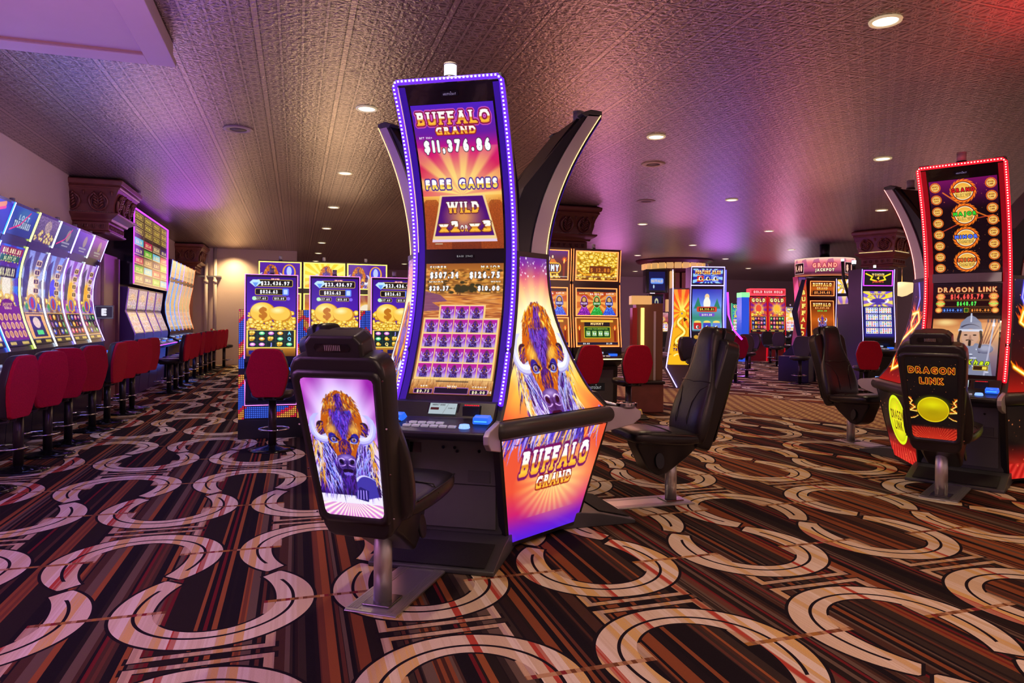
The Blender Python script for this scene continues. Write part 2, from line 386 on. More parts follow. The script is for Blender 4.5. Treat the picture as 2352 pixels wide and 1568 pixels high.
    def text(s, txt, cx, cy, h, col, w=None, bold=2, out=None, ow=3, grad=None, slab=False, shear=0.0, al=1.0, shadow=None, anchor='c'):
        im = strip(txt, bold, slab); H0, W0 = im.shape
        fill = 34 + 2 * bold; ph = h * H0 / fill; pw = ph * W0 / H0
        if w: pw = w * W0 / (W0 - 24)
        if anchor == 'l': cx = cx + pw / 2
        if anchor == 'r': cx = cx - pw / 2
        x0, y0 = cx - pw / 2, cy - ph * 0.485
        sl = s.bb(x0 - abs(shear) * ph, y0, x0 + pw + abs(shear) * ph, y0 + ph); Y = (s.y[sl] - y0) / ph; X = (s.x[sl] - x0 + shear * (s.y[sl] - cy)) / pw
        def samp(I, ox=0, oy=0):
            fx = np.clip(X * W0 - .5 + ox, 0, W0 - 1.001); fy = np.clip(Y * H0 - .5 + oy, 0, H0 - 1.001)
            ix = fx.astype(int); iy = fy.astype(int); tx = fx - ix; ty = fy - iy; ok = (X > 0) & (X < 1) & (Y > 0) & (Y < 1)
            ix1 = np.minimum(ix + 1, W0 - 1); iy1 = np.minimum(iy + 1, H0 - 1)
            return ok * ((I[iy, ix] * (1 - tx) + I[iy, ix1] * tx) * (1 - ty) + (I[iy1, ix] * (1 - tx) + I[iy1, ix1] * tx) * ty)
        if X.size == 0: return s
        if shadow is not None: s.put(samp(dil(im, ow), 0, -5) * al, shadow, sl)
        if out is not None: s.put(samp(dil(im, ow)) * al, out, sl)
        if grad:
            t = np.clip((s.y[sl] - (cy - h / 2)) / h, 0, 1); c = np.stack([np.interp(t, [p for p, _ in grad], [q[k] for _, q in grad]) for k in range(3)], -1)
            m = np.clip(samp(im) * al, 0, 1)[..., None]; s.a[sl] = s.a[sl] * (1 - m) + c * m
        else: s.put(samp(im) * al, col, sl)
        return s
    def blit(s, src, x0, y0, x1, y1):
        sl = s.bb(x0, y0, x1 - s.px, y1 - s.px); X = (s.x[sl] - x0) / (x1 - x0); Y = (s.y[sl] - y0) / (y1 - y0); ok = (X >= 0) & (X < 1) & (Y >= 0) & (Y < 1)
        ix = np.clip((X * src.w).astype(int), 0, src.w - 1); iy = np.clip((Y * src.h).astype(int), 0, src.h - 1); s.a[sl][ok] = src.a[iy, ix][ok]; return s
    def noise(s, amt, cell=1, seed=0, x0=0, y0=0, x1=9, y1=1):
        rs = np.random.RandomState(seed); sl = s.bb(x0, y0, min(x1, s.asp) - s.px, y1 - s.px); H, W = s.a[sl].shape[:2]
        n = rs.rand(H // cell + 2, W // cell + 2); n = np.kron(n, np.ones((cell, cell)))[:H, :W]; s.a[sl] *= (1 + amt * (n - .5) * 2)[..., None]; return s
    def stars(s, n, col, x0, y0, x1, y1, r=(.002, .006), seed=1):
        rs = random.Random(seed)
        for _ in range(n): s.disc(rs.uniform(x0, x1), rs.uniform(y0, y1), rs.uniform(*r), None, col, None, rs.uniform(.5, 1))
        return s

def paint(name, S, art, parent, m=None, uv=None, nu=None, nv=None):
    """a lit picture laid over the surface S(u, v); u left to right, v top to bottom; colours live on the surface's own vertices"""
    nu = nu or art.w; nv = nv or art.h
    U, V = np.meshgrid(np.linspace(0, 1, nu + 1), np.linspace(0, 1, nv + 1))
    P = np.stack(S(U, V), -1).reshape(-1, 3)
    s, t = (U, V) if uv is None else uv(U, V)
    fx = np.clip(s * art.w - .5, 0, art.w - 1.001); fy = np.clip(t * art.h - .5, 0, art.h - 1.001); ix = fx.astype(int); iy = fy.astype(int); tx = (fx - ix)[..., None]; ty = (fy - iy)[..., None]
    A = np.clip(art.a, 0, 1); c = (A[iy, ix] * (1 - tx) + A[iy, np.minimum(ix + 1, art.w - 1)] * tx) * (1 - ty) + (A[np.minimum(iy + 1, art.h - 1), ix] * (1 - tx) + A[np.minimum(iy + 1, art.h - 1), np.minimum(ix + 1, art.w - 1)] * tx) * ty
    c = np.where(c <= 0.04045, c / 12.92, ((c + 0.055) / 1.055) ** 2.4).reshape(-1, 3)
    n = (nu + 1) * (nv + 1); me = bpy.data.meshes.new(name)
    i = (np.arange(nv)[:, None] * (nu + 1) + np.arange(nu)[None]).ravel(); F = np.stack([i, i + nu + 1, i + nu + 2, i + 1], 1)
    me.vertices.add(n); me.vertices.foreach_set('co', P.ravel().astype(np.float32)); me.loops.add(len(F) * 4); me.loops.foreach_set('vertex_index', F.ravel().astype(np.int32))
    me.polygons.add(len(F)); me.polygons.foreach_set('loop_start', (np.arange(len(F)) * 4).astype(np.int32)); me.polygons.foreach_set('loop_total', np.full(len(F), 4, np.int32)); me.update()
    at = me.color_attributes.new('art', 'FLOAT_COLOR', 'POINT'); at.data.foreach_set('color', np.concatenate([c, np.ones((n, 1))], 1).ravel().astype(np.float32))
    me.materials.append(m or screen_mat(1.0)); me.validate()
    o = bpy.data.objects.new(name, me); COL.objects.link(o); o.parent = parent; return o
# ------------------------------------------------------------------ pictures
GOLD = [(0, (1, 1, .92)), (.45, (1, .86, .45)), (.55, (.75, .38, .08)), (.75, (1, .8, .25)), (1, (1, .95, .6))]
WGOLD = [(0, (1, 1, 1)), (.48, (1, .98, .9)), (.56, (.85, .5, .12)), (.8, (1, .78, .25)), (1, (.95, .6, .15))]
def fur(A, pts_fn, n, cols, L, w, seed, flow, al=.85):
    rs = random.Random(seed)
    for _ in range(n):
        p = pts_fn(rs)
        if p is None: continue
        x, y = p; dx, dy = flow(x, y); c = rs.choice(cols); l = L * rs.uniform(.5, 1.3); j = rs.uniform(-.35, .35)
        dx, dy = dx * math.cos(j) - dy * math.sin(j), dx * math.sin(j) + dy * math.cos(j)
        A.curve((x, y), (x + dx * l * .6, y + dy * l * .5), (x + dx * l, y + dy * l), w * rs.uniform(.6, 1.3), c, al, True, 4)
def inell(cx, cy, rx, ry):
    def f(rs):
        a = rs.uniform(0, 2 * math.pi); r = math.sqrt(rs.random()); return cx + rx * r * math.cos(a), cy + ry * r * math.sin(a)
    return f
def bison(A, cx, cy, s, warm=1.0, seed=3, den=1.0, body=True, knee=False):
    """a bison's head seen from the front with the hump behind; s = height of hump top to chin"""
    P = lambda x, y: (cx + x * s, cy + y * s)
    dk = (.16, .06, .30); pur = (.33, .14, .62); blu = (.22, .25, .75); lil = (.72, .62, .98)
    gold = (.95, .62, .12) if warm > .5 else (.55, .36, .3); org = (.80, .38, .05) if warm > .5 else (.42, .22, .30); yel = (1, .85, .35)
    D = lambda x, y, rx, ry, c, al=1, soft=None, rot=0: A.disc(*P(x, y), rx * s, ry * s, c, soft and soft * s, al, rot)
    if body:                                            # shaggy shoulders and chest
        A.poly([P(*q) for q in [(-.30, -.02), (-.42, .25), (-.46, .6), (-.52, 1.15), (.5, 1.15), (.46, .62), (.40, .22), (.30, -.02)]], dk)
        fur(A, lambda r: P(r.uniform(-.48, .46), r.uniform(.05, 1.1)), int(300 * den), [pur, blu, dk, (.1, .05, .25), (.45, .2, .7)], .16 * s, .012 * s, seed + 5, lambda x, y: ((x - cx) * 1.1 / s * .6, 1.0), .7)
        fur(A, lambda r: P(r.choice((-1, 1)) * r.uniform(.14, .46), r.uniform(.2, 1.0)), int(110 * den), [lil, (.9, .88, 1), (.6, .7, 1)], .26 * s, .009 * s, seed + 6, lambda x, y: ((cx - x) / s * .8, 1.0), .85)
        fur(A, lambda r: P(r.choice((-1, 1)) * r.uniform(.36, .47), r.uniform(.1, .9)), int(60 * den), [yel, gold, (1, .95, .8)], .18 * s, .011 * s, seed + 7, lambda x, y: ((x - cx) / s * .3, 1.0), .8)
        if knee:
            A.poly([P(.10, .95), P(.22, .82), P(.42, .86), P(.46, 1.15), P(.2, 1.22)], (.25, .22, .6)); A.poly([P(.06, 1.12), P(.16, 1.0), P(.3, 1.06), P(.28, 1.24), P(.08, 1.2)], (.12, .1, .4))
            for i in range(4): A.line([P(.12 + .045 * i, 1.06), P(.10 + .05 * i, 1.2)], .008 * s, lil)
            A.curve(P(.12, .9), P(.22, .74), P(.44, .9), .02 * s, (.9, .9, 1))
    # hump
    A.poly([P(*q) for q in [(-.01, -.50), (-.13, -.44), (-.21, -.33), (-.28, -.16), (-.32, .02), (.32, .02), (.29, -.15), (.22, -.32), (.14, -.44)]], org)
    fur(A, inell(cx, cy - .20 * s, .25 * s, .30 * s), int(300 * den), [gold, yel, org, (.55, .25, .05), (.4, .2, .35)], .09 * s, .008 * s, seed, lambda x, y: ((x - cx) / s * 1.7, .55 + abs(x - cx) / s), .9)
    fur(A, lambda r: P(r.uniform(-.05, .04), r.uniform(-.45, -.12)), int(50 * den), [pur, (.45, .25, .75), dk], .10 * s, .009 * s, seed + 1, lambda x, y: ((x - cx) / s * 1.5, 1))
    # ears
    for sg in (-1, 1):
        D(sg * .30, .09, .085, .115, (.20, .10, .16), rot=sg * .4); fur(A, inell(*P(sg * .30, .10), .07 * s, .10 * s), int(30 * den), [gold, org, pur, dk], .09 * s, .009 * s, seed + 2, lambda x, y: (sg * .5, .9))
    # face
    A.poly([P(*q) for q in [(-.27, -.05), (-.29, .10), (-.25, .26), (-.19, .40), (-.14, .52), (-.12, .64), (.12, .64), (.15, .52), (.19, .40), (.25, .26), (.29, .10), (.27, -.05), (.12, -.2), (-.12, -.2)]], org)
    fur(A, inell(cx, cy + .13 * s, .25 * s, .31 * s), int(380 * den), [gold, org, yel, (.6, .28, .04), (.5, .2, .25)], .06 * s, .007 * s, seed + 3, lambda x, y: ((x - cx) / s * 1.6, 1.0), .85)
    D(0, -.02, .15, .20, (.22, .10, .42), .9, .05)
    for sg in (-1, 1): D(sg * .17, .10, .07, .07, (1, .78, .3), .75, .04)
    fur(A, lambda r: (lambda t: P(r.uniform(-.17, .17) * (1 - t), -.2 + t * .45))(r.random()), int(300 * den), [pur, (.42, .2, .75), dk, blu, (.55, .35, .85)], .075 * s, .008 * s, seed + 4, lambda x, y: ((x - cx) / s * 1.5, 1.0), .9)
    A.poly([P(*q) for q in [(-.085, .30), (-.10, .44), (-.06, .54), (.06, .54), (.10, .44), (.085, .30), (0, .24)]], (.30, .10, .40))
    fur(A, inell(cx, cy + .40 * s, .07 * s, .14 * s), int(60 * den), [dk, pur, org], .07 * s, .008 * s, seed + 8, lambda x, y: (0, 1))
    # horns
    for sg in (-1, 1):
        hp = [(.26, .17), (.35, .21), (.40, .15), (.415, .04), (.38, -.07), (.32, -.14), (.40, -.13), (.47, -.06), (.51, .06), (.49, .19), (.42, .29), (.32, .34), (.24, .30)]
        A.poly([P(sg * a, b) for a, b in hp], (.80, .80, .93)); A.curve(P(sg * .27, .24), P(sg * .46, .27), P(sg * .455, .0), .03 * s, (.93, .95, 1), 1)
        A.curve(P(sg * .25, .32), P(sg * .52, .33), P(sg * .495, .0), .010 * s, (.55, .48, .82), .8); A.curve(P(sg * .30, .23), P(sg * .43, .22), P(sg * .44, -.02), .012 * s, (1, 1, 1), .9)
    for sg in (-1, 1):                                  # eyes
        D(sg * .165, .24, .062, .085, (.16, .12, .55), rot=sg * .35); D(sg * .16, .25, .038, .045, (.55, .60, .95)); D(sg * .155, .262, .026, .028, (.75, .45, .15)); D(sg * .155, .262, .014, .018, (.03, .02, .05)); D(sg * .148, .255, .006, .006, (1, 1, 1))
        A.curve(P(sg * .08, .26), P(sg * .16, .17), P(sg * .23, .27), .014 * s, (.08, .03, .15)); A.curve(P(sg * .10, .30), P(sg * .17, .33), P(sg * .22, .29), .009 * s, (.7, .8, 1))
    # muzzle
    A.poly([P(*q) for q in [(-.13, .52), (-.155, .60), (-.13, .70), (-.07, .76), (.07, .76), (.13, .70), (.155, .60), (.13, .52), (.06, .49), (-.06, .49)]], (.34, .22, .52))
    D(0, .54, .07, .03, (.80, .70, .97), .7, .025); D(0, .69, .09, .045, (.18, .1, .36), .9, .03); A.curve(P(-.12, .56), P(-.15, .64), P(-.10, .72), .007 * s, (.75, .65, 1), .8); A.curve(P(.12, .56), P(.15, .64), P(.10, .72), .007 * s, (.75, .65, 1), .8); A.line([P(0, .60), P(0, .72)], .005 * s, (.1, .05, .2))
    for sg in (-1, 1): D(sg * .085, .615, .030, .042, (.05, .02, .14), rot=sg * .7); A.curve(P(sg * .04, .58), P(sg * .09, .53), P(sg * .135, .60), .010 * s, (.95, .85, 1)); A.curve(P(sg * .03, .66), P(sg * .09, .70), P(sg * .13, .67), .008 * s, (.9, .7, 1))
    A.poly([P(*q) for q in [(-.09, .745), (-.06, .73), (.06, .73), (.09, .745), (.06, .80), (-.06, .80)]], (.05, .0, .12)); A.poly([P(*q) for q in [(-.08, .79), (0, .775), (.08, .79), (.05, .85), (-.05, .85)]], (.5, .4, .8))
    fur(A, lambda r: P(r.uniform(-.10, .10), r.uniform(.83, .9)), int(50 * den), [dk, (.12, .1, .4), pur], .16 * s, .014 * s, seed + 9, lambda x, y: ((cx - x) / s, 1))
    return A

def art_side(h=560):                                    # tall side panel: sky burst, bison, title
    asp = 1.12 / 1.80; A = Art(asp, h); c = asp / 2
    A.vgrad([(0, (.20, .15, .62)), (.05, (.35, .12, .72)), (.12, (.80, .10, .62)), (.20, (.90, .25, .22)), (.45, (.95, .55, .2)), (.56, (.9, .35, .2)), (.8, (.90, .30, .20)), (.88, (.78, .12, .42)), (.94, (.45, .10, .75)), (1, (.22, .12, .90))])
    A.rays(c, .33, 22, (1, .72, .15), (.93, .33, .15), y0=.0, y1=.57, al=1, sharp=1.5, fall=.36); A.disc(c, .36, .22, .21, (1, .92, .40), .10, .9); A.disc(c, .33, .15, .17, (1, 1, .88), .06, 1)
    A.stars(70, (1, .95, 1), c - .12, .01, c + .12, .10, (.001, .004)); A.stars(30, (1, .8, .5), c - .2, .09, c + .2, .2, (.001, .0035))
    bison(A, c, .335, .30, 1.0, 3, 1.7)
    A.rays(c, .78, 26, (1, .85, .35), (.93, .32, .18), y0=.62, y1=.9, al=.8, sharp=1.2, fall=.2)
    A.disc(c + .05, .79, .14, .09, (1, .95, .6), .07, .7)
    for i in range(90):
        rs = random.Random(i); x = rs.uniform(.02, asp - .05); A.curve((x, rs.uniform(.56, .62)), (x - .02, .66), (x - rs.uniform(0, .06), rs.uniform(.64, .71)), .0055, rs.choice([(.35, .25, .85), (.6, .55, 1), (.2, .1, .5), (.85, .8, 1), (1, .7, .3)]), .85)
    A.text('BUFFALO', c + .01, .715, .085, None, w=.36, bold=3, slab=True, grad=WGOLD, out=(.45, .05, .35), ow=5, shear=.12)
    A.text('BUFFALO', c + .01, .715, .085, None, w=.36, bold=1, slab=True, grad=WGOLD, shear=.12)
    A.text('GRAND', c + .01, .79, .045, None, w=.19, bold=2, slab=True, grad=WGOLD, out=(.55, .1, .1), ow=4, shear=.12)
    A.rect(c - .01, .975, c + .05, .978, (.9, .9, 1)); return A
def art_chair_bison(h=380):
    asp = .47; A = Art(asp, h, (.6, .2, .6)); c = asp / 2
    A.vgrad([(0, (.72, .12, .60)), (.25, (.75, .25, .68)), (.5, (.9, .75, .95)), (.9, (1, 1, .9)), (1, (.75, .3, .75))])
    A.rays(c, .5, 18, (.85, .45, .8), (.62, .15, .62), y1=.45, al=.8, sharp=1.2)
    A.disc(c, .32, .20, .32, (1, 1, 1), .07, 1); A.disc(c, .7, .26, .22, (1, 1, 1), .08, .9)
    bison(A, c, .31, .46, .6, 11, 1.6, knee=True); sl = A.bb(0, .0, 9, .9); A.a[sl] = A.a[sl] * np.array([.92, .9, 1.05])
    A.vgrad([(0, (1, 1, .85)), (.5, (1, .85, .95)), (1, (.75, .28, .75))], y0=.93); A.rays(c, .85, 40, (1, 1, .9), (.8, .4, .8), y0=.90, y1=1, al=.8, sharp=1); return A
def art_symbol():
    A = Art(1.1, 72, (.7, .2, .6)); A.vgrad([(0, (.92, .10, .55)), (.5, (.7, .3, .75)), (.8, (.85, .8, .9)), (1, (.95, .9, .8))]); bison(A, .55, .42, .62, .2, 5, .45)
    A.a[:] = A.a * np.array([.85, .75, 1.0]); A.curve((.12, .30), (.16, .6), (.32, .55), .03, (.95, .92, 1)); A.curve((.98, .30), (.94, .6), (.78, .55), .03, (.95, .92, 1)); A.rect(0, 0, 1.1, .04, (.95, .9, .85)); A.rect(0, .96, 1.1, 1, (.95, .8, .5)); A.rect(0, 0, .035, 1, (.95, .75, .4)); return A
def art_bg_upper(h=440):
    asp = .60; A = Art(asp, h); c = asp / 2
    A.vgrad([(0, (.30, .12, .75)), (.18, (.40, .10, .62)), (.28, (.80, .08, .50)), (.42, (.85, .25, .25)), (.6, (.98, .72, .3)), (.68, (.75, .38, .15)), (1, (.45, .17, .06))])
    A.rays(c, .60, 13, (1, .85, .5), (.82, .05, .42), y0=.27, y1=.60, al=1, sharp=2, fall=.62, rot=1.2); A.disc(c, .52, .20, .16, (1, .88, .5), .10, .8)
    for x0, x1, t in ((0, .12, .63), (.12, .2, .70), (.5, .6, .64), (.43, .5, .71)): A.poly([(x0, 1), (x0, t + .02), (x0 + .02, t), (x1 - .02, t), (x1, t + .03), (x1, 1)], (.62, .27, .08), .75)
    A.noise(.12, 2, 4, y0=.63)
    A.text('BUFFALO', c, .085, .085, None, w=.54, bold=3, slab=True, grad=WGOLD, out=(.85, .35, .75), ow=7); A.text('BUFFALO', c, .085, .085, None, w=.54, bold=2, slab=True, grad=WGOLD, out=(.5, .06, .25), ow=4)
    A.text('GRAND', c + .005, .165, .05, None, w=.30, bold=3, slab=True, grad=WGOLD, out=(.6, .12, .12), ow=5)
    A.text('BET 300+', .075, .205, .013, (1, 1, 1), bold=2)
    A.text('$11,376.86', c, .262, .085, (1, 1, 1), w=.50, bold=4, out=(.12, .1, .15), ow=2)
    A.text('FREE GAMES', c, .522, .072, None, w=.55, bold=4, grad=[(0, (1, 1, 1)), (.5, (1, 1, .95)), (.58, (.95, .75, .2)), (1, (1, .95, .5))], out=(.25, .1, .55), ow=5)
    A.poly([(.13, .60), (.47, .60), (.55, .925), (.05, .925)], (.95, .82, .55)); A.poly([(.145, .61), (.455, .61), (.53, .90), (.07, .90)], (.30, .05, .45)); A.disc(.3, .76, .10, .08, (1, .7, .3), .06, .8)
    A.poly([(.05, .925), (.55, .925), (.552, .945), (.048, .945)], (.9, .8, .9))
    A.text('WILD', c, .69, .085, None, w=.25, bold=3, slab=True, grad=WGOLD, out=(.35, .1, .2), ow=3)
    A.text('x2', c - .115, .83, .085, None, w=.16, bold=4, slab=True, grad=WGOLD, out=(.45, .2, .1), ow=3); A.text('OR', c, .845, .05, None, w=.06, bold=2, grad=WGOLD, out=(.3, .1, .1), ow=2); A.text('x3', c + .125, .83, .085, None, w=.17, bold=4, slab=True, grad=WGOLD, out=(.45, .2, .1), ow=3)
    A.rect(.07, .955, .13, .962, (.8, .8, .7), .7); return A
def art_bg_lower(h=440):
    asp = .60; A = Art(asp, h); c = asp / 2
    A.vgrad([(0, (.60, .34, .12)), (.10, (.80, .50, .18)), (.22, (.45, .30, .12)), (.27, (.88, .55, .22)), (.42, (.72, .38, .18)), (1, (.60, .42, .22))])
    rs = random.Random(2)
    for _ in range(260): A.disc(rs.uniform(0, asp), rs.uniform(.04, .24), rs.uniform(.006, .03), rs.uniform(.004, .012), rs.choice([(.30, .22, .08), (.85, .6, .25), (.55, .33, .1), (.95, .65, .3)]), None, .45)
    for _ in range(200): A.disc(rs.uniform(.0, asp), rs.uniform(.24, .42), rs.uniform(.02, .06), .004, rs.choice([(.9, .6, .3), (.55, .28, .15), (.95, .7, .4)]), None, .5)
    for _ in range(40): A.disc(rs.gauss(.33, .07), rs.gauss(.20, .02), .02, .012, (.22, .2, .08), None, .5)
    A.poly([(0, .22), (.12, .25), (.18, .30), (.06, .31), (.16, .37), (0, .38)], (.45, .25, .45), .8); A.rect(.27, .20, .275, .25, (.2, .15, .1))
    T = dict(col=(1, 1, 1), out=(.15, .1, .1), ow=2)
    A.text('SUPER', .02, .032, .028, None, bold=3, anchor='l', grad=WGOLD, out=(.15, .1, .05), ow=2); A.text('$507.34', .02, .092, .055, w=.225, bold=4, anchor='l', **T)
    A.text('MAJOR', asp - .015, .032, .028, None, bold=3, anchor='r', grad=WGOLD, out=(.15, .1, .05), ow=2); A.text('$126.75', asp - .015, .092, .055, w=.235, bold=4, anchor='r', **T)
    A.text('MINOR', .02, .150, .022, None, bold=3, anchor='l', grad=WGOLD, out=(.15, .1, .05), ow=2); A.text('$20.37', .02, .197, .042, w=.155, bold=4, anchor='l', **T)
    A.text('MINI', asp - .015, .150, .022, None, bold=3, anchor='r', grad=WGOLD, out=(.15, .1, .05), ow=2); A.text('$10.00', asp - .015, .197, .042, w=.17, bold=4, anchor='r', **T)
    sy = art_symbol(); x0, y0, cw, chh = .02, .44, .112, .112
    A.rect(x0 + cw - .01, .328, x0 + 4 * cw + .01, .45, (.98, .82, .5)); A.rect(x0 - .01, y0 - .01, x0 + 5 * cw + .01, y0 + 4 * chh + .01, (.98, .82, .5))
    for i in range(3): A.blit(sy, x0 + cw * (1 + i), .335, x0 + cw * (2 + i) - .004, .335 + .105)
    for j in range(4):
        for i in range(5): A.blit(sy, x0 + cw * i, y0 + chh * j, x0 + cw * (i + 1) - .004, y0 + chh * (j + 1) - .004)
    A.vgrad([(0, (.9, .7, .45)), (.5, (.7, .45, .22)), (1, (.55, .32, .12))], y0=.90); fur(A, lambda r: (r.uniform(0, asp), r.uniform(.91, .99)), 160, [(1, .8, .5), (.5, .25, .1), (.85, .55, .25)], .04, .002, 3, lambda x, y: (.1, -1))
    A.rect(.18, .905, .42, .912, (.1, .1, .1), .6)
    for x0, x1, y0 in ((.03, .17, .962), (.18, .43, .95), (.44, .57, .962)): A.frame(x0, y0, x1, .996, (.75, .45, .85), .004, (.05, .02, .12), .006)
    A.text('BET', .10, .948, .018, None, bold=3, grad=WGOLD); A.text('$0.75', .10, .980, .022, (1, .95, .75), bold=3); A.text('WIN', .305, .948, .022, None, bold=3, grad=WGOLD); A.text('CREDIT', .505, .948, .018, None, bold=3, grad=WGOLD); A.text('$0.00', .505, .980, .022, (1, .95, .75), bold=3); A.text('1c', .585, .975, .022, (1, 1, 1), bold=2)
    return A
def flame(A, pts, w, seed=1, n=60):
    rs = random.Random(seed); P = pts
    for i in range(n):
        k = rs.uniform(0, len(P) - 1.001); j = int(k); t = k - j; x = P[j][0] * (1 - t) + P[j + 1][0] * t; y = P[j][1] * (1 - t) + P[j + 1][1] * t
        dx = rs.gauss(0, w * .8); dy = rs.gauss(0, w * .8); A.curve((x, y), (x + dx, y + dy * .5 - w), (x + dx * 1.8, y + dy - w * 2), w * .4, rs.choice([(1, .55, .05), (1, .35, .02), (.9, .2, .02)]), .7)
    A.line(P, w * .8, (1, .55, .05), .6, soft=3); A.line(P, w * .45, (1, .85, .2)); A.line(P, w * .2, (1, 1, .75)); return A
def orb(A, x, y, r, t1=None, c1=None, t2=None):
    for k in range(18): a = k / 18 * 6.283; A.curve((x + r * math.cos(a), y + r * math.sin(a)), (x + r * 1.15 * math.cos(a + .15), y + r * 1.15 * math.sin(a + .15)), (x + r * 1.2 * math.cos(a + .35), y + r * 1.2 * math.sin(a + .35)), r * .10, (1, .5, .1), .9)
    A.disc(x, y, r * 1.06, None, (1, .45, .1)); A.disc(x, y, r * .95, None, (.25, .05, .02)); A.disc(x, y, r * .88, None, (1, .95, .8)); A.disc(x, y, r * .80, None, (.95, .68, .25)); A.disc(x, y + r * .1, r * .5, r * .45, (1, .85, .45), r * .3, .9)
    if t1: A.text(t1, x, y - r * .12 if t2 else y, r * .42, c1, w=min(r * 2.1, r * .42 * len(t1)), bold=4, out=(.1, .02, .02), ow=4)
    if t2: A.text(t2, x, y + r * .40, r * .28, (1, .85, .4), w=r * 1.35, bold=2, out=(.2, .08, .02), ow=3)
def sparks(A, n, seed, x0=0, y0=0, x1=None, y1=1): A.stars(n, (1, .55, .3), x0, y0, x1 or A.asp, y1, (.0015, .004), seed)
def art_dl_upper(h=380):
    asp = .60; A = Art(asp, h, (.05, .02, .04)); A.vgrad([(0, (.45, .05, .35)), (.12, (.30, .03, .25)), (.3, (.07, .02, .05)), (1, (.03, .01, .03))]); sparks(A, 90, 5)
    A.line([(0.12, .12), (.3, .28), (.6, .45)], .006, (1, .5, .15), .9, soft=3); A.line([(.55, .38), (.3, .42), (.03, .55)], .005, (.9, .3, .15), .9, soft=3)
    for y, t, c, b in ((.10, 'GRAND', (.85, .1, .12), 'JACKPOT'), (.34, 'MAJOR', (.2, .85, .2), 'JACKPOT'), (.58, 'MINOR', (.3, .45, 1), 'BONUS'), (.83, 'MINI', (.9, .4, .15), 'BONUS')): orb(A, .30, y + .02, .10, t, c, b)
    for k in range(8):
        y = .065 + k * .122
        for x in (.055, .545): orb(A, x, y, .042); A.text('DRAGON', x, y - .010, .014, (.4, .1, .05), w=.055, bold=2); A.text('LINK', x, y + .012, .016, (.4, .1, .05), w=.04, bold=2)
    return A
def art_dl_lower(h=400):
    asp = .60; A = Art(asp, h, (.05, .02, .02)); A.vgrad([(0, (.08, .03, .03)), (.38, (.10, .03, .02)), (.40, (.75, .45, .25)), (.55, (.9, .65, .4)), (.8, (.55, .45, .5)), (1, (.35, .3, .4))])
    A.text('DRAGON LINK', .30, .055, .055, None, w=.54, bold=2, out=(.95, .35, .15), ow=3, grad=[(0, (.25, .02, .05)), (1, (.1, 0, .05))]); A.text('DRAGON LINK', .30, .055, .055, (.98, .85, .55), w=.54, bold=1)
    for y, w_, c, t, bx in ((.135, .06, (1, .35, .3), '$14,605.79', 0), (.215, .05, (.35, .95, .35), '$648.07', 0)):
        A.frame(.03, y - .036, .57, y + .036, (.8, .55, .25), .003, (.12, .02, .02)); A.text(t, .30, y, w_, c, w=.30 if t[1] == '1' else .18, bold=4); orb(A, .06, y, .036); orb(A, .54, y, .036)
        A.text('GRAND' if y < .2 else 'MAJOR', .06, y, .016, c, bold=3); A.text('GRAND' if y < .2 else 'MAJOR', .54, y, .016, c, bold=3)
    A.frame(.08, .265, .27, .315, (.3, .45, .8), .003, (.02, .03, .12)); A.text('$500.00', .175, .29, .028, (.4, .6, 1), bold=3); A.frame(.33, .265, .52, .315, (.8, .5, .2), .003, (.1, .03, .01)); A.text('$100.00', .425, .29, .028, (1, .6, .25), bold=3); orb(A, .045, .29, .028); orb(A, .555, .29, .028); A.frame(.28, .265, .32, .315, (.9, .8, .2), .004, (.1, .3, .1))
    A.disc(.12, .43, .08, .03, (1, .9, .6), .02, .8)
    st, lt, dkk = (.50, .52, .62), (.80, .82, .90), (.22, .22, .32)      # rider in steel armour and helmet
    A.poly([(.14, 1), (.17, .75), (.26, .66), (.42, .66), (.52, .74), (.57, 1)], st)
    for k in range(40): rs = random.Random(k); x = rs.uniform(.17, .54); y = rs.uniform(.70, .98); A.disc(x, y, .016, .008, rs.choice([lt, dkk, (.35, .38, .5), (.5, .2, .2)]), None, .9)
    for sx in (.21, .49): A.disc(sx, .72, .07, .05, (.35, .36, .48)); A.disc(sx, .71, .06, .038, lt, .02, .6)
    A.poly([(.27, .52), (.43, .52), (.425, .62), (.38, .69), (.32, .69), (.275, .62)], (.80, .62, .52)); A.disc(.31, .57, .016, .008, (.15, .08, .06)); A.disc(.39, .57, .016, .008, (.15, .08, .06)); A.poly([(.345, .57), (.357, .57), (.365, .615), (.338, .615)], (.66, .48, .4)); A.curve((.32, .628), (.35, .618), (.385, .628), .006, (.12, .07, .06)); A.line([(.35, .64), (.35, .68)], .012, (.12, .07, .06))
    A.poly([(.245, .52), (.26, .43), (.31, .37), (.35, .345), (.39, .37), (.44, .43), (.455, .52), (.35, .50)], st); A.rect(.24, .505, .46, .53, lt); A.line([(.35, .33), (.35, .42)], .007, lt); A.curve((.27, .48), (.35, .42), (.43, .48), .008, dkk)
    for sx in (.26, .44): A.line([(sx, .53), (sx + (sx - .35) * .15, .62), (sx, .70)], .012, (.18, .12, .12))
    for k in range(5): A.line([(.45 + .022 * k, .66), (.50 + .03 * k, .42)], .004, (.5, .25, .2)); A.disc(.50 + .03 * k, .41, .008, .02, (.25, .2, .3))
    A.line([(.55, .45), (.50, 1.0)], .007, (.7, .7, .8)); A.poly([(.535, .47), (.55, .38), (.565, .47)], lt); A.text('Khan', .44, .865, .055, (.85, .95, .15), bold=2, out=(.1, .2, .02), ow=3, shear=.25); A.frame(.40, .90, .53, .95, (.9, .75, .2), .004, (.2, .1, .02)); A.rect(.48, .91, .52, .94, (.95, .85, .3)); return A
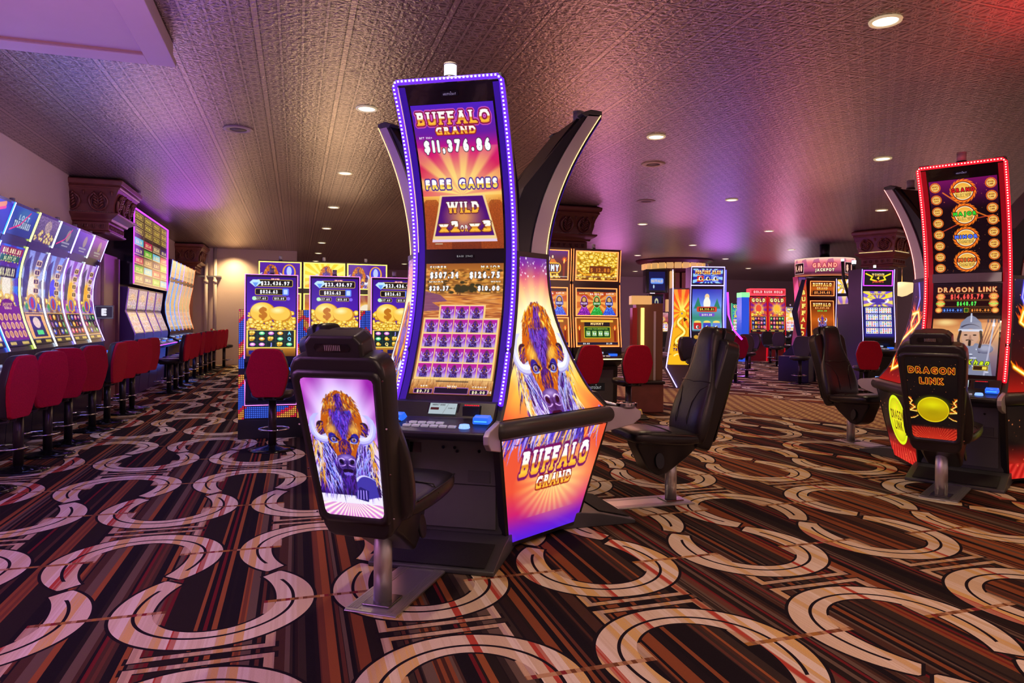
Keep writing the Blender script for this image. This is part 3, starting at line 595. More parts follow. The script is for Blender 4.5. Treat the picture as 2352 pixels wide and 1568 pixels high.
def art_dl_side(h=520, mirror=False):
    asp = 1.12 / 1.80; A = Art(asp, h, (.05, .02, .03)); c = asp / 2
    A.vgrad([(0, (.12, .08, .25)), (.2, (.06, .03, .08)), (.45, (.25, .03, .02)), (.565, (.65, .08, .05)), (.575, (.03, .03, .04)), (.8, (.05, .03, .03)), (.9, (.6, .08, .06)), (1, (.85, .15, .12))])
    m = -1 if mirror else 1
    A.line([(c, .04), (c + m * .02, .12), (c - m * .01, .2)], .010, (.35, .3, 1), .9, soft=4); A.line([(c, .04), (c + m * .02, .12), (c - m * .01, .2)], .003, (.8, .8, 1))
    flame(A, [(c - m * .06, .20), (c + m * .02, .19), (c + m * .05, .24), (c - m * .02, .29), (c - m * .06, .25), (c - m * .02, .2)], .018, 3); flame(A, [(c - m * .02, .28), (c - m * .14, .34), (c - m * .19, .42), (c - m * .15, .50), (c - m * .05, .47), (c + m * .05, .52), (c + m * .16, .45)], .020, 4, 90)
    A.disc(c, .76, .13, None, (.85, .95, .1)); A.disc(c, .76, .115, None, (.75, .75, .05)); A.disc(c, .76, .09, None, (.9, .9, .1), .03)
    A.text('DRAGON', c, .735, .05, (.1, .05, .02), w=.19, bold=1, out=(.95, .8, .1), ow=2); A.text('LINK', c, .79, .05, (.1, .05, .02), w=.12, bold=1, out=(.95, .8, .1), ow=2)
    A.rays(c, .6, 60, (1, .3, .25), (.6, .05, .05), y0=.90, al=.5, sharp=1); sparks(A, 160, 8); return A
def art_dl_chair(h=340):
    asp = .58; A = Art(asp, h, (.03, .025, .03)); c = asp / 2; sparks(A, 60, 4)
    A.vgrad([(0, (.03, .02, .03)), (.3, (.5, .08, .05)), (1, (.85, .25, .15))], y0=.83); A.rays(c, 1.1, 60, (.95, .25, .15), (.55, .05, .03), y0=.86, al=.6, sharp=1); sparks(A, 50, 6, y0=.84)
    for t, y, w in (('DRAGON', .155, .52), ('LINK', .285, .28)): A.text(t, c, y, .075, (.06, .03, .02), w=w, bold=1, out=(1, .62, .1), ow=4); A.text(t, c, y, .075, (.95, .25, .05), w=w, bold=2, al=.9); A.text(t, c, y, .075, (.06, .03, .02), w=w, bold=0)
    for sg in (-1, 1): flame(A, [(c + sg * .29, .50), (c + sg * .25, .54), (c + sg * .28, .58), (c + sg * .22, .62), (c + sg * .29, .66), (c + sg * .20, .67)], .012, 5, 70); flame(A, [(c + sg * .29, .76), (c + sg * .24, .75), (c + sg * .19, .72)], .008, 7, 25)
    A.disc(c, .635, .195, .155, (1, .9, .1)); A.disc(c, .635, .185, .145, (.75, .62, .0)); A.disc(c, .60, .12, .075, (.95, .95, .05), .08, 1); A.disc(c, .67, .15, .06, (.60, .48, 0), .04, .6); return A

def coins(A, n, x0, y0, x1, y1, r, seed=1):
    rs = random.Random(seed)
    for _ in range(n):
        x, y = rs.uniform(x0, x1), rs.uniform(y0, y1); q = r * rs.uniform(.6, 1.3); e = rs.uniform(.5, 1)
        A.disc(x, y, q, q * e, (.62, .38, .05)); A.disc(x, y - q * .1, q * .88, q * e * .85, (.98, .80, .22)); A.disc(x, y - q * .12, q * .5, q * e * .45, (1, .93, .55))
def art_gold(h=300, seed=1):                            # tall jackpot screen with gold hoard and reels
    asp = .61; A = Art(asp, h, (.25, .08, .62)); A.vgrad([(0, (.22, .06, .55)), (.5, (.30, .10, .70)), (1, (.6, .35, .1))])
    A.frame(.12, .03, .57, .12, (.98, .85, .25), .006, (.06, .05, .04), .02); A.text('$23,436.97', .35, .077, .05, (1, 1, 1), w=.36, bold=3, slab=True); A.poly([(.03, .07), (.07, .035), (.15, .035), (.18, .07), (.105, .13)], (.75, .9, 1)); A.poly([(.07, .07), (.105, .13), (.14, .07)], (.4, .6, .95)); A.text('GRAND', .35, .024, .018, (1, 1, 1), bold=3, out=(.85, .2, .1), ow=6)
    A.frame(.10, .145, .48, .225, (.98, .85, .25), .006, (.06, .05, .04), .02); A.text('$826.63', .27, .185, .045, (1, 1, 1), w=.22, bold=3, slab=True); A.rect(.44, .14, .52, .23, (.35, .5, .98), 1, .015); A.rect(.455, .155, .505, .215, (.75, .85, 1), 1, .01)
    for x, t, c in ((.17, '$37.68', (.4, .85, .4)), (.40, '$10.60', (.5, .4, .95))): A.frame(x - .08, .245, x + .09, .295, (.95, .85, .4), .004, (.06, .05, .04), .015); A.text(t, x, .27, .026, (1, 1, 1), bold=2, slab=True)
    A.disc(.09, .27, .025, None, (.75, .95, .75)); A.disc(.515, .27, .022, None, (.5, .4, .95))
    coins(A, 120, 0, .43, .61, .66, .030, seed); A.disc(.20, .45, .16, .13, (.80, .52, .10)); A.disc(.19, .44, .145, .12, (.97, .78, .28)); A.disc(.16, .39, .07, .04, (1, .95, .65), .03, .9); A.text('$', .20, .45, .15, (.75, .45, .08), bold=3); A.disc(.42, .47, .14, .10, (.80, .52, .10)); A.disc(.41, .46, .128, .09, (.97, .78, .30)); A.disc(.38, .42, .06, .03, (1, .95, .7), .02, .9); coins(A, 70, 0, .56, .61, .66, .028, seed + 1)
    A.rect(0, .665, .61, .90, (.98, .85, .35)); A.rect(.02, .675, .59, .885, (.12, .25, .2))
    for i in range(5):
        for j in range(3):
            x, y = .075 + i * .114, .71 + j * .07; rs = random.Random(i * 7 + j + seed); A.rect(x - .052, y - .031, x + .052, y + .031, (.05, .12, .15)); k = rs.randint(0, 4)
            if k == 0: A.text(rs.choice('JQKA'), x, y, .045, rs.choice([(.5, .9, 1), (1, .9, .5), (.6, .6, 1)]), bold=3)
            elif k < 3: coins(A, 4, x - .02, y - .01, x + .02, y + .015, .024, k)
            else: A.disc(x, y, .036, .022, rs.choice([(.4, .9, .6), (.9, .5, .9), (1, .7, .2)])); A.disc(x, y - .004, .02, .01, (1, 1, .9))
    A.vgrad([(0, (.75, .5, .15)), (1, (.4, .22, .05))], y0=.905); A.rect(.03, .925, .14, .975, (.1, .1, .5)); A.rect(.2, .925, .45, .975, (.1, .08, .3)); return A
def art_bison_top(kind, h=110):
    A = Art(1.55, h, (.3, .12, .6)); A.vgrad([(0, (.35, .12, .65)), (1, (.25, .08, .5))] if kind != 1 else [(0, (1, .9, .1)), (.6, (1, .95, .4)), (1, (.9, .5, .1))])
    if kind == 1: A.rays(.75, .6, 16, (1, 1, .6), (1, .8, .1), al=.6)
    bison(A, .42 if kind != 1 else .85, .55, .95, 1, 8, .9, body=True)
    if kind != 1: A.disc(1.12, .4, .26, .34, (.95, .65, .2)); A.disc(1.12, .38, .20, .27, (.25, .2, .85)); A.disc(1.12, .35, .10, .2, (.75, .8, 1)); A.disc(1.12, .92, .24, .2, (.9, .25, .2)); coins(A, 10, .95, .8, 1.3, .95, .06)
    A.frame(0, 0, 1.55, 1, (1, .95, .5), 0) if False else None; return A
def art_mummy(kind, h=200):
    if kind == 'top1':
        A = Art(1.6, h, (.8, .6, .1)); A.vgrad([(0, (.85, .65, .12)), (1, (.45, .25, .05))]); coins(A, 170, 0, 0, 1.6, .75, .09, 5); A.rect(.5, .5, 1.35, .75, (.45, .2, .08)); A.text('$ 12.88', .92, .64, .14, (.85, .5, .15), bold=2); A.line([(.1, .7), (.3, .82), (1.3, .82), (1.5, .7)], .03, (.95, .65, .15)); coins(A, 30, 0, .8, 1.6, .98, .07, 6); A.rect(0, .88, 1.6, .9, (.7, .5, .4)); return A
    if kind == 'top2':
        A = Art(1.6, h, (.25, .08, .15)); A.vgrad([(0, (.3, .1, .5)), (.4, (.35, .08, .12)), (1, (.2, .1, .05))]); A.poly([(.5, .55), (1.0, .2), (1.35, .6)], (.85, .45, .15)); A.rect(.3, .42, 1.35, .80, (.95, .75, .2), 1, .15); A.rect(.34, .46, 1.31, .76, (.55, .25, .08), 1, .12)
        A.text("HO'", .75, .28, .22, (.95, .85, .7), bold=4, out=(.2, .1, .3), ow=5); A.text('MUMMY', .85, .61, .25, (.92, .95, 1), w=.85, bold=5, out=(.15, .12, .2), ow=5); A.rect(1.42, .45, 1.5, .95, (.5, .15, .1)); flame(A, [(1.46, .42), (1.47, .3)], .04, 2); coins(A, 12, .9, .85, 1.3, .95, .06); A.rect(0, .9, 1.6, .92, (.8, .8, .8)); return A
    if kind == 'mid':
        A = Art(1.55, h, (.8, .4, .15)); A.vgrad([(0, (.15, .1, .12)), (.1, (.15, .1, .12)), (.14, (.75, .25, .1)), (.6, (.98, .6, .25)), (1, (.85, .4, .15))]); A.rays(.78, .5, 10, (1, .8, .4), (.7, .25, .08), y0=.13, al=.5)
        for x, c, t in ((.28, (.45, .1, .6), 'MAJOR'), (.78, (.1, .6, .2), 'GRAND'), (1.27, (.15, .3, .85), 'MINOR')):
            A.poly([(x - .27, 1), (x - .08, .66), (x + .08, .66), (x + .27, 1)], c); A.stars(60, tuple(min(1, k * 1.8 + .2) for k in c), x - .2, .75, x + .2, 1, (.006, .014), 3); A.disc(x, .50, .14, .24, tuple(min(1, k + .35) for k in c)); A.disc(x, .50, .12, .21, (.35, .2, .05)); A.disc(x, .42, .07, .09, (.85, .65, .35)); A.rect(x - .15, .5, x + .15, .62, tuple(k * .8 for k in c)); A.text(t, x, .56, .07, (1, 1, 1), w=.24, bold=3)
        A.text('$6,332.26', .78, .20, .07, (1, 1, 1), bold=3); A.text('$473.67', .25, .18, .05, (1, 1, .6), bold=3); A.text('$288.58', 1.3, .18, .05, (1, 1, 1), bold=3); A.text('GRAND', .78, .13, .04, (.9, .8, .2), bold=3); return A
    A = Art(1.6, h, (.35, .15, .04)); A.vgrad([(0, (.55, .28, .08)), (1, (.75, .42, .1))]); A.rect(.16, .06, 1.44, .14, (.95, .75, .25)); A.rect(.3, .14, 1.3, .7, (.12, .1, .12)); A.text('MUMMY', .8, .2, .09, (1, .9, .6), bold=3, out=(.5, .2, .05), ow=3)
    A.frame(.28, .30, 1.32, .72, (.95, .85, .15), .02, (.03, .28, .10), .03); A.text('CHOOSE YOUR DENOMINATION', .8, .38, .06, (.8, .85, .3), w=.8, bold=2)
    for i, t in enumerate(('1¢', '2¢', '5¢', '10¢')): x = .44 + i * .24; A.frame(x - .08, .46, x + .08, .64, (.9, .95, .5), .012, (.45, .7, .45)); A.text(t, x, .55, .08, (1, 1, 1), bold=3)
    for x in (.1, 1.5): A.rect(x - .05, .4, x + .05, .85, (.55, .15, .05)); flame(A, [(x, .42), (x, .3)], .03, 4)
    A.rect(0, .87, 1.6, .96, (.1, .1, .2)); A.text('$0.88', .35, .915, .06, (1, 1, 1), bold=3); A.text('$1.38', 1.25, .915, .06, (1, 1, 1), bold=3); return A
def art_reels(asp, h, sd, hue, cols=5, rows=3, title=None, split=.45, val=None, dark=False):      # general game screen
    rs = random.Random(sd); A = Art(asp, h, hue[0]); A.vgrad([(0, hue[0]), (split * .6, hue[1]), (split, hue[2]), (1, hue[0])]); A.rays(asp / 2, split * .6, 9, hue[1], hue[2], y1=split, al=.5)
    A.disc(asp / 2, split * .62, asp * .30, split * .28, (1, .85, .4), .04, .8); A.disc(asp / 2, split * .6, asp * .18, split * .2, rs.choice([(.9, .3, .2), (.95, .9, .8), (.3, .3, .9), (1, .7, .2)])); coins(A, 14, asp * .1, split * .75, asp * .9, split * .95, asp * .07, sd)
    if title: A.text(title, asp / 2, split * .16, split * .2, (1, .95, .6), w=asp * .86, bold=4, out=(.3, .05, .05), ow=5)
    if val: A.rect(asp * .12, split * .32, asp * .88, split * .48, (.08, .05, .1), 1, .01); A.text(val, asp / 2, split * .40, split * .13, (1, .95, .7), w=asp * .6, bold=3)
    A.rect(asp * .04, split, asp * .96, .94, (.95, .75, .3)); A.rect(asp * .06, split + .01, asp * .94, .93, (.06, .05, .15) if dark else (.93, .93, .98))
    cw = asp * .88 / cols; rh = (.92 - split - .01) / rows
    for i in range(cols):
        for j in range(rows):
            x = asp * .06 + cw * (i + .5); y = split + .01 + rh * (j + .5); c = rs.choice([(.85, .15, .2), (.2, .3, .85), (.95, .65, .1), (.5, .15, .6), (.1, .6, .3), (.9, .3, .6)])
            if rs.random() < .4: A.text(rs.choice('AKQJ9'), x, y, rh * .6, c, bold=4, out=(1, .9, .6), ow=3)
            else: A.disc(x, y, cw * .36, rh * .38, c); A.disc(x - cw * .05, y - rh * .06, cw * .18, rh * .18, (1, .9, .6))
        A.rect(asp * .06 + cw * i - .003, split, asp * .06 + cw * i + .003, .93, (.95, .8, .4) if not dark else (.6, .3, .1))
    A.rect(0, .945, asp, 1, (.05, .05, .1)); A.rect(asp * .1, .955, asp * .35, .985, (.8, .7, .3)); A.rect(asp * .6, .955, asp * .9, .985, (.8, .7, .3)); return A
# ------------------------------------------------------------------ shared materials
BLK = mat('black_plastic', (.012, .012, .015), .35, bump=(60, .1)); BLKG = mat('gloss_black', (.01, .01, .013), .12, coat=.5)
DGR = mat('dark_grey_metal', (.085, .09, .095), .45, .3, vary=.15); SIL = mat('satin_silver', (.60, .58, .62), .33, .85, vary=.06); LSIL = mat('silver_trim', (.55, .50, .58), .42, .35)
STEEL = mat('brushed_steel', (.80, .78, .78), .42, .85, bump=(120, .06)); LEA = mat('black_leather', (.014, .012, .016), .34, bump=(38, .25), spec=.6); LEAB = mat('black_vinyl_shell', (.016, .015, .018), .33, spec=.55)
RED = mat('red_fabric', (.42, .006, .03), .85, bump=(90, .5), vary=.35, spec=.2); WOOD = mat('mahogany_wood', (.20, .060, .045), .32, vary=.3, bump=(7, .1)); GILT = mat('gilded_wood', (.30, .17, .07), .4, .4)
WHT = mat('white_paint', (.62, .54, .52), .6, vary=.03); WALLM = mat('plaster_wall', (.68, .54, .50), .85, vary=.04, bump=(40, .08)); BRSS = mat('brass', (.75, .5, .2), .25, .9)
GLS = mat('clear_glass', (.95, .95, 1), .03, trans=1.0); CHR = mat('chrome', (.8, .8, .85), .08, 1.0)
def led(name, c, s=6.0, nee=True): return mat('led_' + name, (0.02, .02, .02), .4, emit=s, ecol=c, nee=nee)
L_PUR = led('violet', (.09, .012, .80), 1.6); L_PURC = led('violet_core', (.50, .42, 1.0), 2.2, False); L_RED = led('red', (.75, .004, .015), 1.5); L_REDC = led('red_core', (1, .38, .33), 2.0, False); L_BLU = led('blue', (.02, .12, 1), 4); L_WHT = led('white', (.75, .85, 1), 3)
L_YEL = led('yellow_green', (.75, 1, .15), 3); L_ORG = led('orange', (1, .20, .05), 2.2); L_AMB = led('amber', (1, .62, .2), 4); L_GRN = led('green', (.05, 1, .25), 4); L_MAG = led('magenta', (.40, .03, .95), 3); L_PINK = led('pink', (.9, .2, .9), 1.8); L_GOLD = led('gold', (1, .82, .12), 1.6); L_LAV = led('lavender', (.35, .28, 1), 3.5); L_CYN = led('cyan', (.1, .9, 1), 4)
def interp(P, z): return float(np.interp(z, [p[0] for p in P], [p[1] for p in P]))

def lamp_on_top(parent, x, y, z, lit=False, h=.075, r=.028):
    b = MB().cyl(x, y, z, z + .022, r * 1.15).build('candle_base', BLK, parent)
    l = MB().cyl(x, y, z + .022, z + .022 + h, r, n=20); l.build('candle_light', mat('lamp_glass_lit', (.8, .8, .85), .2, emit=1.0, ecol=(.85, .9, 1)) if lit else mat('lamp_glass', (.35, .33, .38), .25), b)
    MB().cyl(x, y, z + .02 + h, z + .030 + h, r * 1.05, n=20).build('candle_cap', mat('lamp_cap', (.3, .3, .33), .4), b)

# ------------------------------------------------------------------ tall curved machines standing in pods of three
RZ = [(.03, .60), (.60, .60), (.69, .80), (.77, .80), (.88, .67), (1.05, .565), (1.23, .475), (1.39, .41), (1.56, .373), (1.78, .36), (1.95, .385), (2.1, .425), (2.25, .48), (2.4, .55), (2.55, .635), (2.71, .74)]
_zz = np.linspace(.86, 2.71, 60); _rr = np.interp(_zz, [p[0] for p in RZ], [p[1] for p in RZ])
for _ in range(6): _rr[1:-1] = (_rr[:-2] + 2 * _rr[1:-1] + _rr[2:]) / 4
def rF(z): return np.interp(z, _zz, _rr)
def rPan(z): return np.interp(z, [.03, .69, .70, .77, .775] + list(_zz[1:]), [.583, .80, .80, .80, .79] + list(_rr[1:]))
def pod_machine(center, ang, label, upper, lower, ledc, ledcore, plate, lit, ident, glass_band=False, back_led=None):
    n = (math.cos(ang), math.sin(ang)); B = .55
    t = empty('slot_machine', (center[0] + n[0] * B, center[1] + n[1] * B, 0), ang + math.pi / 2)
    tag(t, label, 'slot machine')
    Y = lambda r: B - r
    hw = .305
    # pedestal with sloping toe
    toe = MB(); toe.prismx([(Y(.99), .0), (Y(.99), .025), (Y(.74), .085), (Y(.60), .10), (Y(.30), .10), (Y(.30), 0)], -.355, .355); toe.build('pedestal', DGR, t, .006)
    toeg = MB().prismx([(Y(.97), .034), (Y(.745), .088), (Y(.745), .093), (Y(.97), .039)], -.30, .30); toeg.build('foot_pad', mat('ribbed_rubber', (.012, .012, .013), .8, bump=(200, .8)), t)
    # lower cabinet
    cab = MB(); cab.prismx([(Y(.60), .10), (Y(.61), .66), (Y(.30), .70), (Y(.12), .70), (Y(.12), .10)], -hw, hw); cb = cab.build('cabinet', DGR, t, .004)
    dr = MB().box(-.27, .27, Y(.613), Y(.60), .13, .64).build('belly_door', mat('door_grey', (.13, .14, .14), .45, .2, vary=.1), t, .004)
    MB().box(-.268, .268, Y(.618), Y(.612), .385, .389).build('door_seam', BLK, dr)
    MB().box(.10, .235, Y(.617), Y(.612), .40, .47).build('cash_box_hatch', mat('hatch_grey', (.10, .11, .11), .4, .2), dr, .003)
    for lx, lz in ((.02, .60), (.035, .58), (.17, .585), (-.05, .6)): l = MB(); l.cyl(0, 0, 0, .012, .009, n=12); l.xf(lambda x, y, z, lx=lx, lz=lz: (x + lx, Y(.612) - z, y + lz)); l.build('lock', CHR, dr)
    MB().box(-.26, -.19, Y(.616), Y(.612), .56, .62).build('service_plate', BLKG, dr)
    # console deck
    con = MB(); con.prismx([(Y(.62), .64), (Y(.99), .705), (Y(1.005), .72), (Y(1.005), .745), (Y(.99), .755), (Y(.80), .80), (Y(.73), .88), (Y(.50), .90), (Y(.50), .66)], -.30, .30); c = con.build('console', BLK, t, .006)
    for sg in (-1, 1):
        ch = MB().prismx([(Y(.70), .60), (Y(.98), .66), (Y(1.035), .70), (Y(1.04), .745), (Y(1.0), .765), (Y(.80), .785), (Y(.70), .80)], sg * .303, sg * .335); ch.build('console_cheek', LSIL, c, .006)
    def dk(r): return .755 + (.99 - r) * (.045 / .19)
    for row in range(2):
        for i in range(6 if row == 0 else 4):
            x = -.18 + i * .052 + row * .02; r = .945 - row * .045
            MB().box(x, x + .043, Y(r), Y(r) + .030, dk(r) - .004, dk(r) + .012).build('button', mat('button_silver', (.6, .6, .65), .2, .5, emit=.15, ecol=(.8, .8, 1)), c, .004)
    b = MB().cyl(.17, Y(.93), dk(.93) - .004, dk(.93) + .018, .032, .026); b.build('spin_button', mat('spin_blue', (.2, .3, .9), .2, emit=1.5, ecol=(.15, .3, 1)), c, .003)
    A = Art(1.7, 60, (.75, .82, .85)); A.text('INSERT HERE', .55, .15, .14, (.1, .1, .1), w=.8, bold=1); A.rect(.08, .4, .6, .62, (.3, .1, .1)); A.line([(.9, .95), (1.15, .05)], .01, (.5, .5, .5)); A.text('CASHOUT', 1.38, .45, .12, (.2, .2, .2), w=.4, bold=1)
    sc = MB().prismx([(Y(.795), .805), (Y(.735), .876), (Y(.72), .87), (Y(.78), .798)], -.10, .09).build('player_display', BLKG, c, .003)
    paint('display_glass', lambda U, V: (-.085 + .16 * U, Y(.745 + .045 * V) - .004, .868 - .055 * V + .006), A, sc, screen_mat(.8))
    cr = MB().box(.115, .215, Y(.79), Y(.74), .81, .868); cr.xf(lambda x, y, z: (x, y, z if z > .83 else .80)); cr.build('card_reader', BLK, c, .004)
    for k in range(8): a = MB().box(.125 + k * .011, .131 + k * .011, Y(.775), Y(.77), .868, .873); a.build('reader_light', L_RED, c)
    for sg, lab in () if lower.w < 100 else ((-1, 'COLLECT TICKET'), (1, 'INSERT BILL / TICKET')):
        bb = MB().prismx([(Y(.90), .785), (Y(.895), .82), (Y(.84), .83), (Y(.80), .80), (Y(.80), .78)], sg * .25 - .045, sg * .25 + .045); q = bb.build('bill_validator', mat('blue_bezel', (.02, .05, .2), .15, emit=.8, ecol=(.02, .15, 1)), c, .006)
        MB().box(sg * .25 - .035, sg * .25 + .035, Y(.903), Y(.899), .797, .803).build('slot_light', L_BLU, q)
    # tower
    zs = np.linspace(.86, 2.70, 40); D = .055
    tw = MB(); front = [(Y(float(rF(z)) - .0), float(z)) for z in zs]; back = [(Y(interp([(.86, .30), (1.5, .10), (1.9, .12), (2.2, .22), (2.4, .36), (2.55, .47), (2.71, .60)], z)), float(z)) for z in zs[::-1]]
    tw.prismx(front + back, -.235, .235); tw.build('tower_shell', mat('shell_black', (.012, .010, .022), .3), t)
    tw2 = MB(); fr = [(Y(float(rF(z)) + .012), float(z)) for z in zs]; bk = [(Y(float(rF(z)) - .02), float(z)) for z in zs[::-1]]; tw2.prismx(fr + bk, -.30, .30, False); tw2.build('bezel', BLKG, t)
    for sg in (-1, 1):                               # silver side fins behind the glass
        zf = np.linspace(1.74, 2.71, 26); f1 = [(Y(float(rF(z)) - .015), float(z)) for z in zf]; f2 = [(Y(float(rF(z)) - .115 + .02 * (z - 1.74)), float(z)) for z in zf[::-1]]
        fin = MB().prismx(f1 + f2, sg * .235, sg * .315).build('side_fin', LSIL, t)
        MB().tube([(sg * .317, Y(float(rF(z)) - .01), float(z)) for z in zf], .0032, 6).build('fin_light', back_led or led('fin_amber', (1, .6, .25), 1.6), fin)
        cap = MB().prismx([(Y(.74), 2.70), (Y(.62), 2.695), (Y(.59), 2.715), (Y(.66), 2.745), (Y(.74), 2.74)], sg * .235, sg * .315); cap.build('fin_cap', DGR, fin, .004)
        sw = MB(); shoulders = [(Y(float(rF(z)) - .10), float(z)) for z in zf] + [(Y(interp([(1.74, .12), (2.0, .13), (2.2, .20), (2.4, .36), (2.55, .48), (2.71, .62)], z)), float(z)) for z in zf[::-1]]
        sw.prismx(shoulders, sg * .20, sg * .30); sw.build('shoulder', mat('shell_black'), fin)
    # violet / red light tube around the glass
    zl = [float(z) for z in np.linspace(.87, 2.69, 46)]
    path = [(-.318, Y(float(rF(z)) + .03), z) for z in zl] + [(-.30, Y(float(rF(2.71)) + .035), 2.71), (.30, Y(float(rF(2.71)) + .035), 2.71)] + [(.318, Y(float(rF(z)) + .03), z) for z in zl[::-1]]
    if lower.w > 100: MB().tube(path, .016, 8).build('light_tube', ledc, t)
    # beads: small bright LEDs inside the tube, one strip
    bd = MB(); P = np.array(path); seg = np.r_[0, np.cumsum(np.linalg.norm(np.diff(P, axis=0), axis=1))]
    for s_ in np.arange(0, seg[-1], .023):
        p = [np.interp(s_, seg, P[:, k]) for k in range(3)]; bd.box(p[0] - .005, p[0] + .005, p[1] - .021, p[1] - .010, p[2] - .005, p[2] + .005)
    if lower.w > 100: bd.build('led_beads', ledcore, t, fix=False)
    refl = MB(); 
    for sg in (-1, 1): refl.ribbon([(sg * .300, Y(float(rF(z)) + .016), z) for z in zl], [(sg * .262, Y(float(rF(z)) + .0135), z) for z in zl])
    refl.build('glow_edge', mat('glow_' + ledc.name, (.01, .01, .02), .25, emit=.30, ecol=tuple(ledc.node_tree.nodes['Principled BSDF'].inputs['Emission Color'].default_value)[:3]), t)  # emissive band imitates the tube's light reflected on the bezel
    # screens
    def surf(z0, z1, w, off=.017):
        def S(U, V): z = z1 + (z0 - z1) * V; return (-w / 2 + w * U, Y(rF(z) + off), z)
        return S
    paint('upper_screen', surf(1.79, 2.60, .50), upper, t); paint('lower_screen', surf(.915, 1.70, .50), lower, t)
    if ident:
        A = Art(6, 24, (.02, .02, .03)); A.text(ident, 3, .5, .62, (.85, .85, .85), bold=1); paint('number_strip', surf(1.735, 1.755, .12, .018), A, t, screen_mat(.6))
    A = Art(4, 40, (.01, .008, .03)); A.text('ARISTOCRAT', 2, .6, .4, (.8, .7, .95), w=3, bold=0); A.disc(2.35, .22, .08, None, (.8, .7, .95)); paint('maker_badge', surf(2.635, 2.66, .105, .018), A, t, screen_mat(.9))
    if glass_band: MB().prismx([(Y(.43), 1.72), (Y(.43), 1.80), (Y(.425), 1.80), (Y(.425), 1.72)], -.26, .26).build('glass_ledge', mat('tinted_glass', (.25, .3, .3), .05, .3), t)
    lamp_on_top(t, 0, Y(.70), 2.725, lit, .068, .036)
    return t

def side_panel(center, angA, angB, art, label, hwA=.325, group=None):
    """the lit panel that closes the gap between two neighbouring machines of a pod; angA is the machine on its left"""
    c = np.array(center); u = lambda a: np.array([math.cos(a), math.sin(a)]); tv = lambda a: np.array([-math.sin(a), math.cos(a)])
    nA, tA, nB, tB = u(angA), tv(angA), u(angB), tv(angB); mid = math.atan2(*((nA + nB)[::-1])); nm = u(mid); tm = tv(mid)
    base = c + nm * .55; t = empty('illuminated_panel', (base[0], base[1], 0), mid + math.pi / 2); tag(t, label, 'illuminated panel', group)
    def L(z): p = c + nA * rPan(z) + tA * hwA - base; return float(p @ tm), float(-(p @ nm))
    def R(z): p = c + nB * rPan(z) - tB * hwA - base; return float(p @ tm), float(-(p @ nm))
    def edge(side, z, e=0.0, off=0.0):
        (xl, yl), (xr, yr) = L(z), R(z); w = xr - xl; f = e / w if w else 0
        if side == 0: x, y = xl + (xr - xl) * f, yl + (yr - yl) * f
        else: x, y = xr - (xr - xl) * f, yr - (yr - yl) * f
        return (x, y - off, z)
    for nm_, za, zb in (('upper_graphic', .79, 1.745), ('lower_graphic', .045, .675)):
        Z = np.linspace(zb, za, 60)
        def S(U, V, za=za, zb=zb):
            z = zb + (za - zb) * V; xl = np.interp(z, Z[::-1], [edge(0, q, .022)[0] for q in Z[::-1]]); xr = np.interp(z, Z[::-1], [edge(1, q, .022)[0] for q in Z[::-1]])
            yl = np.interp(z, Z[::-1], [edge(0, q, .022)[1] for q in Z[::-1]]); yr = np.interp(z, Z[::-1], [edge(1, q, .022)[1] for q in Z[::-1]]); return (xl + (xr - xl) * U, yl + (yr - yl) * U - .004, z)
        def uv(U, V, S=S): x, y, z = S(U, V); return (x + .56) / 1.12, (1.80 - z) / 1.80
        paint(nm_, S, art, t, screen_mat(1.12), uv, 200, 300 if za > .5 else 200)
        # frame around it and a solid back
        fr = MB(); zs = np.linspace(za - .02, zb + (.03 if za > .5 else .015), 40)
        for sd in (0, 1):
            a = [edge(sd, z, 0, .004) for z in zs]; b = [edge(sd, z, .024, .006) for z in zs]; d = [(p[0], p[1] + .05, p[2]) for p in a]
            fr.ribbon(a, b); fr.ribbon(a, d); fr.ribbon(b, [(p[0], p[1] + .05, p[2]) for p in b])
        for z in ((zb + .03 if za > .5 else za - .02),):
            zi = zb - .002 if za > .5 else za + .002
            fr.ribbon([edge(0, z, 0, .006), edge(1, z, 0, .006)], [edge(0, zi, .0, .006), edge(1, zi, .0, .006)]); fr.ribbon([edge(0, z, 0, .006), edge(1, z, 0, .006)], [edge(0, z, 0, -.05), edge(1, z, 0, -.05)])
        fr.build('frame', DGR if za > .5 else BLK, t)
        bk = MB().ribbon([edge(0, z, 0, -.012) for z in zs], [edge(1, z, 0, -.012) for z in zs]); bk.build('backing', BLK, t)
    (xl, yl), (xr, yr) = L(.73), R(.73)
    band = MB().tube([(xl - .0, yl + .02, .735), (xl + .02, yl - .005, .735), (xl * .5, (yl + yr) / 2 - .012, .735), (xr * .5, (yl + yr) / 2 - .012, .735), (xr - .02, yr - .005, .735), (xr, yr + .02, .735)], .052, 16)
    band.xf(lambda x, y, z: (x, y, .735 + (z - .735) * 1.0)); band.build('bumper_band', mat('bumper_grey', (.05, .048, .05), .42, .2), t)
    return t

